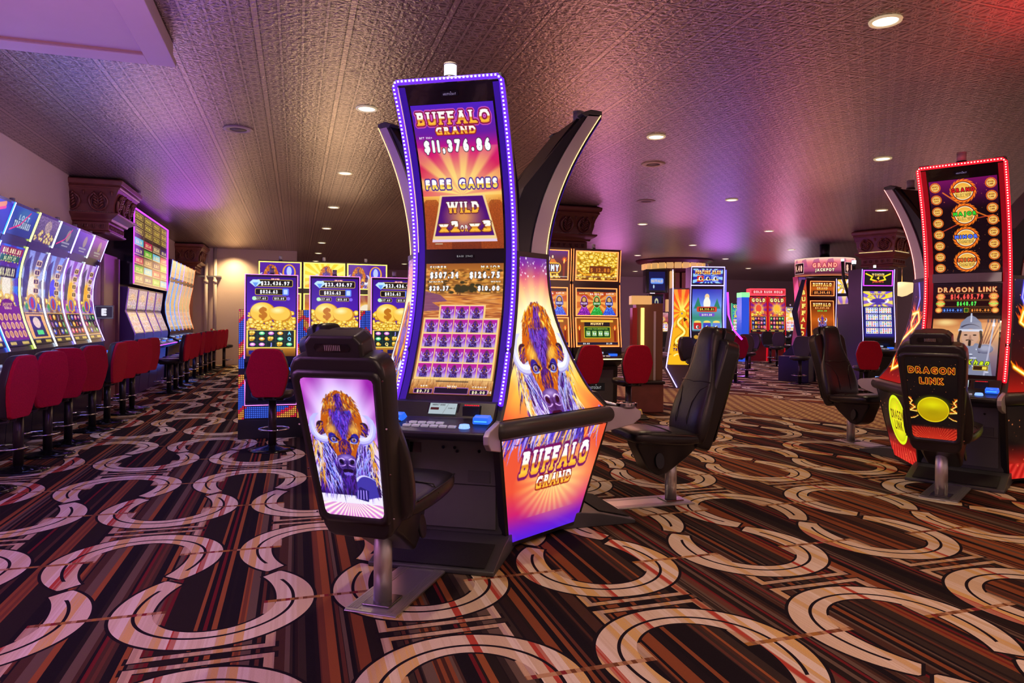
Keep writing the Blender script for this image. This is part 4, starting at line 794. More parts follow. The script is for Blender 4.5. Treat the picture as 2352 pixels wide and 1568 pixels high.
# ------------------------------------------------------------------ padded gaming chair with a lit back
def gaming_chair(pos, ang, label, art=None, group=None, lit=1.1):
    """ang: direction the sitter faces"""
    t = empty('gaming_chair', (pos[0], pos[1], 0), ang - math.pi / 2); tag(t, label, 'chair', group)      # local +y = forward
    fp = MB(); fp.prismx([(-.13, 0), (-.13, .004), (-.115, .012), (.50, .012), (.50, 0)], -.132, .132); p = fp.build('foot_plate', mat('ribbed_aluminium', (.55, .54, .55), .35, .9), t, .002)
    for i in range(7):
        for s in (-1, 1): MB().box(s * (.075 + i * .0075) - .0022, s * (.075 + i * .0075) + .0022, -.112, .49, .012, .0145).build('plate_rib', SIL, p)
    MB().box(-.07, .07, -.075, .075, .012, .022).build('flange', mat('flange_steel', (.25, .25, .26), .2, .9), p, .006)
    MB().cyl(0, 0, .02, .40, .0435, n=32).build('post', STEEL, t)
    # underseat housing (wedge) with round speaker
    w = MB()
    for y, zt, zb, hw in ((-.16, .47, .36, .12), (-.05, .48, .30, .15), (.10, .48, .265, .155), (.17, .48, .255, .12)):
        pass
    w.loft([[(-hw, y, zt), (hw, y, zt), (hw * .75, y, zb), (-hw * .75, y, zb)] for y, zt, zb, hw in ((-.17, .48, .42, .14), (-.05, .49, .335, .17), (.10, .49, .235, .16), (.16, .49, .215, .13), (.235, .49, .26, .12), (.33, .50, .44, .10))], smooth=False)
    h = w.build('seat_housing', LEAB, t, .018, 3)
    for s in (-1, 1):
        sp = MB(); sp.cyl(0, 0, 0, .014, .062, .056, n=24); sp.xf(lambda x, y, z, s=s: (s * (.128 + z * .8 - (y) * .15 - .006), .165 + x * .62 , .335 + y * 1.0)); sp.build('speaker_ring', BLK, h)
    # seat cushion
    st = MB(); rings = []
    for y, hw, zb, zt in ((-.17, .16, .47, .50), (-.15, .20, .45, .53), (-.05, .225, .44, .545), (.12, .235, .445, .560), (.27, .235, .455, .575), (.36, .225, .47, .575), (.405, .20, .485, .56), (.42, .16, .50, .54)):
        m = (zb + zt) / 2; hh = (zt - zb) / 2; rings.append([(hw * (abs(math.cos(a)) ** .45) * (1 if math.cos(a) >= 0 else -1), y, m + hh * (abs(math.sin(a)) ** .6) * (1 if math.sin(a) >= 0 else -1)) for a in np.linspace(0, 2 * math.pi, 28, endpoint=False)])
    st.loft(rings); sc = st.build('seat_cushion', LEA, t, sub=1)
    MB().tube([(-.232, .12, .513), (-.205, .12, .557), (-.1, .12, .5635), (0, .12, .565), (.1, .12, .5635), (.205, .12, .557), (.232, .12, .513)], .004, 6).build('seam', LEAB, sc)
    for s in (-1, 1): MB().tube([(s * .224, -.1, .53), (s * .232, .1, .541), (s * .232, .28, .553), (s * .21, .38, .552)], .004, 6).build('seam', LEAB, sc)
    # back: frame of reference running up the leaning back
    bl = math.atan2(.235, .83)                       # lean
    def bk(u, v, d): return (u, -.205 - v * math.sin(bl) + d * math.cos(bl), .385 + v * math.cos(bl) + d * math.sin(bl))    # d: + towards sitter
    sh = MB(); outl = [(.00, .125), (.015, .155), (.05, .172), (.30, .196), (.60, .216), (.75, .226), (.80, .222), (.835, .200), (.85, .165)]
    def shell_ring(d, sx, dv): return [bk(u * sx, (v - .4) * dv + .4, d) for v, u in outl] + [bk(-u * sx, (v - .4) * dv + .4, d) for v, u in outl[::-1]]
    sh.loft([shell_ring(-.03, .93, .975), shell_ring(-.018, .985, .995), shell_ring(.03, 1.0, 1.0), shell_ring(.085, .985, .99), shell_ring(.10, .92, .96)], smooth=False)
    s_ = sh.build('back_shell', LEAB, t, .012, 3)
    # head box
    hb = MB(); hb.loft([[bk(u * k, .83 + (v) * kk, d) for u, v in ((-.135, 0), (-.135, .075), (-.105, .105), (.105, .105), (.135, .075), (.135, 0))] for d, k, kk in ((-.022, .93, .95), (-.01, 1, 1), (.075, 1, 1.02))], smooth=False)
    hbo = hb.build('head_box', LEAB, s_, .010, 3)
    MB().loft([[bk(u, v, d) for u, v in ((-.075, .868), (-.085, .885), (-.075, .902), (.075, .902), (.085, .885), (.075, .868))] for d in (-.0235, -.0245)], smooth=False).build('vent_slot', BLKG, hbo)
    gr = MB()
    for k in range(9): gr.loft([[bk(-.034 + k * .0085 + q, v, d) for q, v in ((0, .873), (.004, .873), (.004, .897), (0, .897))] for d in (-.0245, -.026)], smooth=False)
    gr.build('vent_grille', SIL, hbo)
    # bezel around lit picture
    pv0, pv1 = .115, .755
    def wid(v): return .142 + (v - .1) * .045
    bz = MB()
    for (ua, va, ub, vb) in ():
        pass
    def loop(o, d):
        pts = []; r = .03
        for (su, sv) in ((1, 1), (-1, 1), (-1, 0), (1, 0)):
            v = pv1 + o if sv else pv0 - o; u = (wid(v) + o) * su; k = r
            if (su, sv) == (1, 1): seq = [(u, v - k), (u - k * .3, v - k * .3), (u - k, v)]
            elif (su, sv) == (-1, 1): seq = [(u + k, v), (u + k * .3, v - k * .3), (u, v - k)]
            elif (su, sv) == (-1, 0): seq = [(u, v + k), (u + k * .3, v + k * .3), (u + k, v)]
            else: seq = [(u - k, v), (u - k * .3, v + k * .3), (u, v + k)]
            pts += [bk(a, b, d) for a, b in seq]
        return pts
    bz.loft([loop(.034, -.030), loop(.030, -.043), loop(.012, -.043), loop(.0, -.030)], smooth=True, caps=False); bz.build('bezel', LEAB, s_)
    if art is not None:
        def S(U, V): v = pv1 + (pv0 - pv1) * V; ww = .142 + (v - .1) * .045; u = (2 * ww * U - ww); return (u, -.205 - v * math.sin(bl) - .033 * math.cos(bl), .385 + v * math.cos(bl) - .033 * math.sin(bl))
        paint('lit_picture', S, art, t, screen_mat(lit))
        for k in range(4):
            for s in (-1, 1): q = MB().cyl(0, 0, 0, .003, .004, n=8); v = .12 + k * .21; uu = s * (wid(v) + .045); q.xf(lambda x, y, z, uu=uu, v=v: bk(x + uu, y + v, -.030 - z)); q.build('screw', CHR, s_)
    # padded front
    cu = MB(); rings = []
    for v, hw, df in ((.03, .20, .12), (.08, .225, .16), (.20, .235, .185), (.35, .228, .175), (.47, .205, .155), (.56, .175, .145), (.64, .145, .145), (.72, .125, .155), (.82, .122, .17), (.90, .115, .165), (.935, .085, .14)):
        rings.append([(hw * (abs(math.cos(a)) ** .55) * (1 if math.cos(a) >= 0 else -1), v, .085 + (df - .085) * max(0, math.sin(a)) ** .55 + .03 * min(0, math.sin(a))) for a in np.linspace(0, 2 * math.pi, 30, endpoint=False)])
    cu.loft(rings); cu.xf(lambda u, v, d: bk(u, v, d)); c = cu.build('back_cushion', LEA, t, sub=1)
    def cp(u, v, e=.002): return bk(u, v, interp([(.03, .12), (.08, .16), (.20, .185), (.35, .175), (.47, .155), (.56, .145), (.64, .145), (.72, .155), (.82, .17), (.9, .165)], v) + e - .02 * (abs(u) / .2) ** 3)
    for s in (-1, 1): MB().tube([cp(s * .085, .03), cp(s * .075, .2), cp(s * .08, .33), cp(s * .12, .43), cp(s * .175, .47)], .0035, 6).build('seam', LEAB, c)
    MB().tube([cp(-.185, .50), cp(-.09, .50), cp(0, .49), cp(.09, .50), cp(.185, .50)], .0045, 6).build('seam', LEAB, c)
    return t

# ------------------------------------------------------------------ round-based stool with red cloth back
def make_stool(name='casino_stool', seatz=.60):
    t = empty(name); s = seatz
    MB().lathe(0, 0, [(.235, 0), (.235, .008), (.16, .022), (.06, .040), (.045, .05)], 32).build('base', mat('base_black', (.02, .02, .022), .12, .6), t)
    MB().cyl(0, 0, .03, s - .06, .040, n=20).build('post', mat('post_dark', (.06, .05, .05), .28, .6), t)
    fr = MB().tube([(.15 * math.cos(a), .10 + .15 * math.sin(a), .20) for a in np.linspace(0, 2 * math.pi, 24, endpoint=False)], .009, 6, True).build('footrest', CHR, t)
    MB().tube([(0, 0, .15), (0, .12, .19), (0, .24, .20)], .008, 6).build('footrest_arm', DGR, fr)
    c = MB(); c.loft([[(r * math.cos(a) * 1.0, r * math.sin(a) + .02, z) for a in np.linspace(0, 2 * math.pi, 28, endpoint=False)] for r, z in ((.17, s - .07), (.205, s - .055), (.215, s - .02), (.20, s + .01), (.14, s + .022), (.03, s + .024))]); c.build('seat', LEA, t)
    MB().box(-.13, .13, -.13, .13, s - .085, s - .065).build('seat_pan', BLK, t, .01)
    br = MB().tube([(.05, -.10, s - .075), (.05, -.22, s - .06), (.05, -.25, s + .06)], .010, 6).tube([(-.05, -.10, s - .075), (-.05, -.22, s - .06), (-.05, -.25, s + .06)], .010, 6).build('back_bracket', DGR, t)
    O = [(0.0, .115), (.02, .145), (.14, .185), (.26, .205), (.36, .180), (.44, .150), (.475, .115), (.485, .07)]
    def ring(d, k, kv): return [(u * k, -.245 - v * .10 - d, s - .035 + (v - .24) * kv + .24) for v, u in O] + [(-u * k, -.245 - v * .10 - d, s - .035 + (v - .24) * kv + .24) for v, u in O[::-1]]
    MB().loft([ring(.045, .90, .96), ring(.040, .97, .99), ring(.018, 1.0, 1.0)], smooth=False).build('back_cloth', RED, t, .012, 3)
    MB().loft([ring(.019, 1.0, 1.0), ring(-.01, 1.02, 1.01), ring(-.045, .97, .98), ring(-.055, .85, .93)], smooth=False).build('back_pad', mat('charcoal_vinyl', (.022, .017, .02), .36, bump=(40, .2)), t, .012, 3)
    return t

# ------------------------------------------------------------------ generic machine built from a side profile
def machine(name, label, cat, loc, rz, w, prof, back, screens, edge=None, edge_m=None, group=None, console=None, lamp=None, cab=None, deck_led=None, strip=.0055):
    """prof: [(z, r)...] front edge bottom to top, r towards the player; back: r of the rear; screens: [(z0, z1, width, art, name)]"""
    t = empty(name, loc, rz); tag(t, label, cat, group)
    P = [(-r, z) for z, r in prof]; R = lambda z: np.interp(z, [p[0] for p in prof], [p[1] for p in prof])
    MB().prismx(P + [(-back, prof[-1][0]), (-back, prof[0][0])], -w / 2, w / 2).build('cabinet', cab or BLK, t)
    for (z0, z1, sw, art, nm, *st) in screens:
        def S(U, V): z = z1 + (z0 - z1) * V; return (-sw / 2 + sw * U, -(R(z) + .012), z)
        so = paint(nm, S, art, t, screen_mat(st[0] if st else 1.0), None, None, None)
        if len(st) > 1:
            q = st[1]; bw = .014; zz = np.linspace(z0 - bw, z1 + bw, 8); f = MB()
            for sg in (-1, 1): f.ribbon([(sg * (sw / 2 + .002), -(float(R(z)) + .014), z) for z in zz], [(sg * (sw / 2 + bw + .006), -(float(R(z)) + .014), z) for z in zz])
            for z in (z0 - bw, z1): f.add([(-sw / 2 - bw, -(float(R(z)) + .0145), z), (sw / 2 + bw, -(float(R(z)) + .0145), z), (sw / 2 + bw, -(float(R(z + bw)) + .0145), z + bw), (-sw / 2 - bw, -(float(R(z + bw)) + .0145), z + bw)], [(0, 1, 2, 3)])
            f.build('lit_border', q, so)
    if edge:
        for sg, em in ((-1, edge[0]), (1, edge[1] if len(edge) > 1 else edge[0])):
            if em is None: continue
            for z0, z1 in (edge_m or [(prof[0][0], prof[-1][0])]):
                zz = np.linspace(z0, z1, 20); MB().tube([(sg * (w / 2 - .007), -(float(R(z)) + .012), float(z)) for z in zz], strip, 6).build('light_strip', em, t)
    if console:
        r0, z0, depth = console; c = MB().prismx([(-(r0 - .05), z0 - .12), (-(r0 + depth), z0 - .05), (-(r0 + depth + .012), z0 - .02), (-(r0 + depth), z0), (-(r0), z0 + .07), (-(r0 - .05), z0 + .07)], -w / 2 + .01, w / 2 - .01).build('console', BLK, t, .004)
        for i in range(5): x = -w * .3 + i * w * .11; MB().box(x, x + w * .08, -(r0 + depth * .72), -(r0 + depth * .45), z0 + .02, z0 + .04).build('button', mat('button_silver'), c)
        MB().box(-w * .16, w * .12, -(r0 + .02), -(r0 - .03), z0 + .06, z0 + .085).build('player_display', mat('panel_display', (.1, .1, .12), .2, emit=.5, ecol=(.5, .6, .9)), c)
        MB().box(w * .22, w * .38, -(r0 + depth * .6), -(r0 + depth * .2), z0 + .02, z0 + .06).build('bill_validator', mat('blue_bezel'), c)
        if deck_led: MB().tube([(-w / 2 + .012, -(r0 + depth + .014), z0 - .012), (w / 2 - .012, -(r0 + depth + .014), z0 - .012)], .007, 6).build('deck_light', deck_led, c)
    if lamp: lamp_on_top(t, 0, lamp[0], prof[-1][0] + .002, lamp[1] if len(lamp) > 1 else False, .05, .024)
    return t
# ================================================================== THE ROOM
def struct(o): o['kind'] = 'structure'; return o
def flat(name, pts, z, m): return struct(MB().add([(x, y, z) for x, y in pts], [tuple(range(len(pts)))]).build(name, m))
CAR = carpet_mat('carpet_horseshoe'); CAR2 = carpet_mat('carpet_horseshoe_far', -1.21 + math.pi / 2, 1.0)
# runner edges: near line through (5.73,10.68)-(6.97,7.46), far line through (7.14,13.35)-(8.43,9.59)
def onl(p, q, y): t = (y - p[1]) / (q[1] - p[1]); return (p[0] + (q[0] - p[0]) * t, y)
NA, NB_, FA, FB = (5.73, 10.68), (6.97, 7.46), (7.00, 13.35), (8.35, 9.59)
yb, yt = -8, 30
flat('floor', [(-3.2, yb), onl(NA, NB_, yb), onl(NA, NB_, yt), (-3.2, yt)], 0, CAR)
flat('floor_runner', [onl(NA, NB_, yb), onl(FA, FB, yb), onl(FA, FB, yt), onl(NA, NB_, yt)], 0, runner_mat())
flat('floor_far', [onl(FA, FB, yb), (32, yb), (32, yt), onl(FA, FB, yt)], 0, CAR2)
for p, q in ((NA, NB_), (FA, FB)):
    a, b = onl(p, q, -2), onl(p, q, 22); MB().add([(a[0] - .04, a[1], .003), (a[0] + .04, a[1], .003), (b[0] + .04, b[1], .003), (b[0] - .04, b[1], .003)], [(0, 1, 2, 3)]).build('trim_1', mat('rust_edge', (.16, .045, .025), .9))
for o in bpy.data.objects:
    if o.name.startswith('trim_1'): o['kind'] = 'structure'
flat('ceiling', [(-3.2, -8), (-3.2, 30), (32, 30), (32, -8)], CEIL, ceiling_mat())
struct(MB().box(-3.27, -3.07, -8, 21.5, 0, CEIL).build('wall_left', WALLM)); struct(MB().box(-3.2, 0.0, 21.4, 21.6, 0, CEIL).build('wall_far', WALLM))
struct(MB().box(-.12, 0.0, 21.6, 28, 0, CEIL).build('wall_return', WALLM)); WBK = mat('mauve_back_wall', (.40, .28, .31), .9)
struct(MB().box(-.12, 32, 28, 28.2, 0, CEIL).build('wall_back', WBK))
# dropped light box at the ceiling, upper left
sx, sy, sz = -.85, 5.55, 3.17
lb = empty('ceiling_panel', (-2.0, 3.5, 0)); tag(lb, 'large white framed panel box hanging just below the embossed ceiling', 'ceiling panel')
def rel(b): return b.xf(lambda x, y, z: (x + 2.0, y - 3.5, z))
rel(MB().box(-3.04, sx - .02, .6, sy - .02, sz + .02, CEIL - .004)).build('panel_core', WHT, lb)
for b in ((sx - .18, sx, .58, sy, sz, sz + .045), (-3.05, sx - .18, sy - .18, sy, sz, sz + .045), (-3.05, sx - .18, .58, .78, sz, sz + .045)): rel(MB().box(*b)).build('frame_board', WHT, lb, .004)
rel(MB().box(-3.05, sx - .18, sy - .20, sy - .18, sz + .005, sz + .03)).build('inner_bead', mat('tan_bead', (.45, .30, .25), .6), lb)

# ------------------------------------------------------------------ ceiling lights and speakers
def make_can():
    t = empty('ceiling_light'); MB().lathe(0, 0, [(.075, -.002), (.082, -.012), (.098, -.012), (.102, -.001), (.100, 0)], 32).build('trim_ring', mat('white_trim', (.75, .68, .6), .4, emit=.25, ecol=(1, .85, .4)), t)
    MB().lathe(0, 0, [(.076, -.006), (.05, -.0061), (.001, -.0062)], 24).build('lens', mat('lit_lens', (.9, .85, .75), .4, emit=3.2, ecol=(1, .82, .55), nee=False), t); return t
can0 = make_can(); first = True
NAMES = {(.615, 9.67): 'nearest in the row left of the tall violet machine', (.615, 12.70): 'second in the row left of the tall violet machine'}
spots = []
for i in range(1, 7):
    for j in range(2, 10):
        x, y = LX[i], LY[j]
        fw = x * math.sin(YAW) + y * math.cos(YAW); xr = x * math.cos(YAW) - y * math.sin(YAW)
        if fw < 1: continue
        px = 1176 + 1590 * xr / fw; py = 735 - 1590 * 1.98 / fw
        if -20 < px < 2370 and py > -20: spots.append((fw, x, y))
spots.sort()
rows = {}
for k, (fw, x, y) in enumerate(spots):
    o = can0 if first else copy_tree(can0); first = False
    o.location = (x, y, CEIL); r = sum(1 for s in spots[:k] if abs(s[1] - x) < .1)
    rw = ['first', 'second', 'third', 'fourth', 'fifth', 'sixth'][int(round((x - .615) / 3.055))]; rn = ['nearest', 'second nearest', 'third nearest', 'fourth nearest', 'fifth nearest', 'sixth nearest', 'seventh nearest', 'farthest'][min(r, 7)]
    tag(o, 'round recessed ceiling light, %s in the %s row from the left' % (rn, rw), 'ceiling light', 'recessed ceiling lights')
def make_spk():
    t = empty('ceiling_speaker'); MB().lathe(0, 0, [(.085, -.004), (.09, -.012), (.145, -.010), (.152, -.001), (.15, 0)], 36).build('trim_ring', mat('speaker_trim', (.40, .31, .28), .5), t)
    MB().lathe(0, 0, [(.086, -.006), (.001, -.0065)], 24).build('grille', mat('speaker_grille', (.12, .09, .09), .6), t); return t
sp0 = make_spk()
for k, (x, y, lb_) in enumerate([(-.60, 7.80, 'round flush ceiling speaker on the left half of the ceiling'), (4.28, 7.81, 'round flush ceiling speaker behind the single light above the grey curved fin'), (5.49, 10.25, 'small round flush ceiling speaker farther back over the gold coin screens')]):
    o = sp0 if k == 0 else copy_tree(sp0); o.location = (x, y, CEIL); tag(o, lb_, 'ceiling speaker', 'ceiling speakers')

# ------------------------------------------------------------------ carved column capitals
MAH = mat('mahogany_wood'); MAHD = mat('mahogany_dark', (.11, .030, .028), .35)
def capital(name, label, loc, rz, half, m=MAH, gilt_side=False, zb=2.30, shaft=True):
    t = empty(name, (loc[0], loc[1], 0), rz); tag(t, label, 'column')
    def sq(z, h): return [(-h, -h, z), (h, -h, z), (h, h, z), (-h, h, z)]
    H = half; zt = CEIL - .003; d = zt - 2.30
    MB().loft([sq(zb, H * .66), sq(zb + .03, H * .72), sq(zb + .05, H * .72), sq(zb + .07, H * .68), sq(zb + .22, H * .68), sq(zb + .24, H * .74), sq(zb + .28, H * .76), sq(zb + .33, H * .86), sq(zb + .36, H * .90), sq(zb + .385, H * .90), sq(zb + .40, H * .78)], smooth=False).build('lower_moulding', m, t, .006)
    MB().loft([sq(zb + .40, H * .78), sq(zb + .55, H * .80), sq(zb + .72, H * .86), sq(zb + .83, H * .92)], smooth=False).build('carved_bell', m, t)
    MB().loft([sq(zb + .83, H * .93), sq(zb + .86, H * .96), sq(zb + .88, H * .93), sq(zb + .90, H * .98), sq(zb + .95, H), sq(zb + .985, H), sq(zt, H * .90)], smooth=False).build('crown_moulding', m, t, .006)
    for f in range(4):
        mm = GILT if (gilt_side and f == 1) else m
        c, s = math.cos(f * math.pi / 2), math.sin(f * math.pi / 2)
        def put(u, v, e): h = H * (.785 + .12 * (v / .43) ** 1.3); return (u * c + (h + e) * s, u * s - (h + e) * c, zb + .40 + v)
        nn = max(2, int(round(H * 2 * .8 / .34))); stp = H * 1.56 / nn
        mb = MB(); lf = MB()
        for i in range(nn):
            u0 = (i - (nn - 1) / 2) * stp; r = stp * .40
            pts = [(u0 + r * .82 * math.sin(a) * (1 if abs(a) < 2.0 else .8), .20 - .17 * math.cos(a)) for a in np.linspace(-2.55, 2.55, 19)]
            mb.tube([put(u, v, .020) for u, v in pts], .019, 6); mb.tube([put(u0 + (u - u0) * .78, .03 + (v - .03) * .84 + .01, .012) for u, v in pts], .010, 5)
            lf.tube([put(u0, .06, .01), put(u0, .20, .03), put(u0, .35, .014)], [.010, .009, .004], 6)
            for sg in (-1, 1):
                for k in range(5):
                    v0 = .07 + k * .052; lf.tube([put(u0, v0, .012), put(u0 + sg * r * .32, v0 + .055, .04), put(u0 + sg * r * .50 * (1 - .10 * k), v0 + .10, .010)], [.008, .017, .004], 6)
            mb.tube([put(u0 + stp * .5, .38, .014), put(u0 + stp * .5, .30, .02)], [.02, .006], 6)
        mb.build('horseshoe_carving', mm, t); lf.build('leaf_carving', mm, t)
        bd = MB(); n2 = int(H * 1.5 / .03)
        for i in range(n2):
            u = (i - (n2 - 1) / 2) * .03; h = H * .80; bd.box(u - .010, u + .010, -h - .008, -h + .008, zb + .393, zb + .408)
        bd.xf(lambda x, y, z: (x * c - y * s, x * s + y * c, z)); bd.build('bead_row', mat('pale_bead', (.40, .28, .22), .5) if not gilt_side else mat('lit_bead', (.6, .5, .3), .5, emit=1.2, ecol=(1, .75, .3)), t)
        sm = MB(); n3 = max(3, int(H * 1.3 / .11))
        for i in range(n3):
            u0 = (i - (n3 - 1) / 2) * H * 1.26 / n3
            sm.tube([(u0 + .032 * math.sin(a), -H * .685 - .004, zb + .145 - .045 * math.cos(a)) for a in np.linspace(-2.6, 2.6, 13)], .007, 5); sm.tube([(u0, -H * .685 - .004, zb + .11), (u0, -H * .685 - .012, zb + .17)], .010, 5)
        sm.xf(lambda x, y, z: (x * c - y * s, x * s + y * c, z)); sm.build('egg_carving', mm, t)
    for o in children(t):
        if not o.name.startswith('shaft'):
            for v in o.data.vertices: v.co.z = zt - (zt - v.co.z) * .76
    if shaft: children(t)[0].data.update(); MB().loft([sq(0, H * .45), sq(2.56, H * .45)], smooth=False).build('shaft', m, t, .006)
    return t
capital('column', 'carved dark wood column capital above the near left wall slot bank', (-3.07 + .0, 11.77, 0), 0, .68, shaft=False)
sh = struct(MB().box(-3.07, -2.78, 11.62, 12.62, 0, 2.31).build('wall_pilaster', mat('rose_pilaster', (.28, .12, .12), .35, .2)))
for y0, y1 in ((11.64, 11.72), (12.52, 12.60)): struct(MB().box(-2.79, -2.74, y0, y1, .1, 2.28).build('trim_2', MAH))
capital('column', 'carved wood column capital at the far end of the left wall', (-3.07, 20.66, 0), 0, .70)
capital('column', 'carved wood column capital behind the pair of gold coin machines', (4.40, 11.55, 0), 0, .62, MAHD)
capital('column', 'carved column capital with lit beads behind the tall red-lit machine', (12.02, 11.83, 0), math.radians(22), .47, MAH, True)
# pipes on the far wall
for i, (px_, r) in enumerate([(-2.46, .055), (-2.22, .05)]):
    p = MB().cyl(0, 0, 0, CEIL - .001, r, n=16).cyl(0, 0, 2.32, 2.42, r * 1.25, n=16).build('wall_pipe', WHT); p.location = (px_, 21.25, 0)
    tag(p, ['left of the two white vertical pipes on the far left wall', 'right of the two white vertical pipes on the far left wall'][i], 'pipe', 'wall pipes')
b = MB().box(-2.65, -2.05, 21.2, 21.39, 2.50, 2.54).build('pipe_bracket', mat('grey_bracket', (.3, .3, .32), .5)); tag(b, 'thin grey bracket holding the two vertical wall pipes', 'bracket')

# ================================================================== POD OF TALL VIOLET MACHINES
C1 = (1.185, 4.525); D = math.radians
UP, LO = art_bg_upper(), art_bg_lower()
pod_machine(C1, D(-120), 'tall curved slot machine with violet LED frame facing the camera', UP, LO, L_PUR, L_PURC, None, True, 'BA01 2942')
small = Art(.6, 60, (.5, .2, .3)); small.vgrad([(0, (.4, .1, .6)), (1, (.8, .4, .2))])
pod_machine(C1, D(0), 'tall curved slot machine seen side on, silver fin leaning right', small, small, L_PUR, L_PURC, None, False, None)
pod_machine(C1, D(120), 'tall curved slot machine seen from behind, silver fin leaning left', small, small, L_PUR, L_PURC, None, False, None)
AS = art_side()
side_panel(C1, D(-120), D(0), AS, 'large glowing panel with a bison head and gold lettering', group='lit panels of the violet pod')
side_panel(C1, D(120), D(-120), AS, 'glowing bison panel seen edge on at the left of the violet machine', group='lit panels of the violet pod')
CB = art_chair_bison()
gaming_chair((C1[0] + 1.44 * math.cos(D(-123)), C1[1] + 1.44 * math.sin(D(-123))), D(56), 'black gaming chair with a glowing bison picture on its back', CB)
gaming_chair((2.70, 4.62), D(180), 'black leather gaming chair facing left beside the glowing bison panel')
gaming_chair((C1[0] + 1.46 * math.cos(D(121)), C1[1] + 1.46 * math.sin(D(121))), D(-59), 'black gaming chair mostly hidden behind the bison picture chair')
# shelf and glass ashtray at the right machine's console
a = MB().lathe(0, 0, [(.001, 0), (.055, 0), (.068, .01), (.072, .034), (.062, .036), (.055, .014), (.001, .012)], 16)
ao = a.build('ashtray', GLS); ao.location = (2.13, 4.23, .765); tag(ao, 'clear glass ashtray on the grey shelf beside the bison panel', 'ashtray')

# ================================================================== POD OF TALL RED MACHINES
C2 = (6.05, 4.90)
U2, L2 = art_dl_upper(), art_dl_lower()
pod_machine(C2, D(-149), 'tall curved slot machine with red LED frame at the right', U2, L2, L_RED, L_REDC, None, False, 'BB02 3423', True, back_led=L_REDC)
pod_machine(C2, D(-29), 'curved machine of the red pod cut by the right picture edge', small, small, L_RED, L_REDC, None, False, None, back_led=L_REDC)
pod_machine(C2, D(91), 'curved machine of the red pod seen from behind, silver fin leaning left', small, small, L_RED, L_REDC, None, False, None, back_led=L_REDC)
DS = art_dl_side()
side_panel(C2, D(91), D(-149), DS, 'dark panel with a fiery dragon left of the red machine', group='lit panels of the red pod')
side_panel(C2, D(-149), D(-29), art_dl_side(420, True), 'dark fiery panel cut by the right picture edge', group='lit panels of the red pod')
CD = art_dl_chair()
gaming_chair((C2[0] + 1.45 * math.cos(D(-149)), C2[1] + 1.45 * math.sin(D(-149))), D(31), 'black gaming chair with a yellow fireball picture on its back', CD, lit=.95)
gaming_chair((6.03, 6.37), D(-89), 'black leather gaming chair left of the dark dragon panel')
gaming_chair((C2[0] + 1.5 * math.cos(D(-29)), C2[1] + 1.5 * math.sin(D(-29))), D(151), 'black gaming chair on the far right side of the red pod') if False else None
# ================================================================== LEFT WALL BANKS (facing +X)
ORD = ['first', 'second', 'third', 'fourth', 'fifth', 'sixth', 'seventh', 'eighth', 'ninth', 'tenth']
profA = [(0, -.05), (.60, -.02), (.74, .0), (.99, -.02), (1.15, -.08), (1.3, -.13), (1.45, -.165), (1.6, -.18), (1.75, -.178), (1.9, -.16), (2.02, -.13), (2.12, -.10), (2.15, -.09), (2.49, .02)]
huesA = [((.2, .2, .7), (.9, .6, .2), (.3, .2, .7)), ((.05, .25, .75), (.15, .45, .95), (.45, .05, .45)), ((.25, .3, .75), (.75, .8, .9), (.3, .2, .1)), ((.3, .4, .85), (.65, .75, .95), (.5, .3, .2)), ((.55, .45, .85), (.85, .75, .95), (.45, .05, .5)), ((.6, .5, .9), (.9, .8, .95), (.4, .1, .5))]
def art_A(i):
    A = art_reels(.56, 230, 20 + i, huesA[i], 5 if i < 2 else 4, 3, 'JACKPOT' if i == 1 else None, .66, '$10,083.83' if i == 1 else None, dark=i > 1)
    if i == 1:
        A.rect(.02, .02, .54, .09, (.55, .08, .12)); A.text('$10,083.83', .28, .055, .05, (1, .95, .7), w=.42, bold=3); A.rect(.06, .10, .5, .155, (.05, .35, .2)); A.text('$1,077.37', .28, .128, .038, (1, .95, .7), bold=3); A.rect(.1, .165, .25, .21, (.3, .1, .5)); A.rect(.3, .165, .46, .21, (.3, .1, .5))
        A.rect(0, .60, .56, .94, (.42, .04, .42)); A.disc(.28, .60, .16, .07, (.42, .04, .42)); A.text('JACKPOT', .28, .585, .03, (1, .85, .5), bold=3); A.text('BONUS', .28, .62, .03, (1, .85, .5), bold=3)
        for r in range(3):
            for c in range(5): A.disc(.07 + c * .105, .71 + r * .085, .042, .036, (.95, .78, .45)); A.disc(.07 + c * .105, .71 + r * .085, .030, .026, (.75, .5, .25))
    elif i > 1:
        for k in range(4): x, y = .40, .12 + k * .10; A.rect(x - .07, y - .035, x + .08, y + .035, (.95, .8, .6), 1, .015); A.rect(x - .055, y - .022, x + .065, y + .022, (.25, .12, .1), 1, .01); A.text('%d' % (k * 5 + 10), x + .005, y, .03, (1, .9, .6), bold=2)
        A.poly([(.05, .12), (.16, .05), (.2, .3), (.14, .5), (.04, .5)], (.15, .15, .35), .8); A.disc(.28, .55, .13, .09, (.85, .62, .2)); A.disc(.28, .56, .09, .07, (.3, .35, .75)); A.disc(.28, .56, .04, .06, (.75, .15, .25)); A.disc(.12, .60, .04, .04, (.2, .6, .3)); A.disc(.45, .60, .04, .04, (.3, .3, .8))
        if i == 2: A.rect(.02, .68, .54, .93, (.95, .7, .35)); A.poly([(.12, .70), (.44, .70), (.47, .92), (.1, .92)], (.08, .1, .3)); A.disc(.28, .77, .10, .06, (.9, .8, .7)); A.rect(.2, .85, .38, .9, (.3, .85, .5))
    A.noise(.10, 2, i); return A
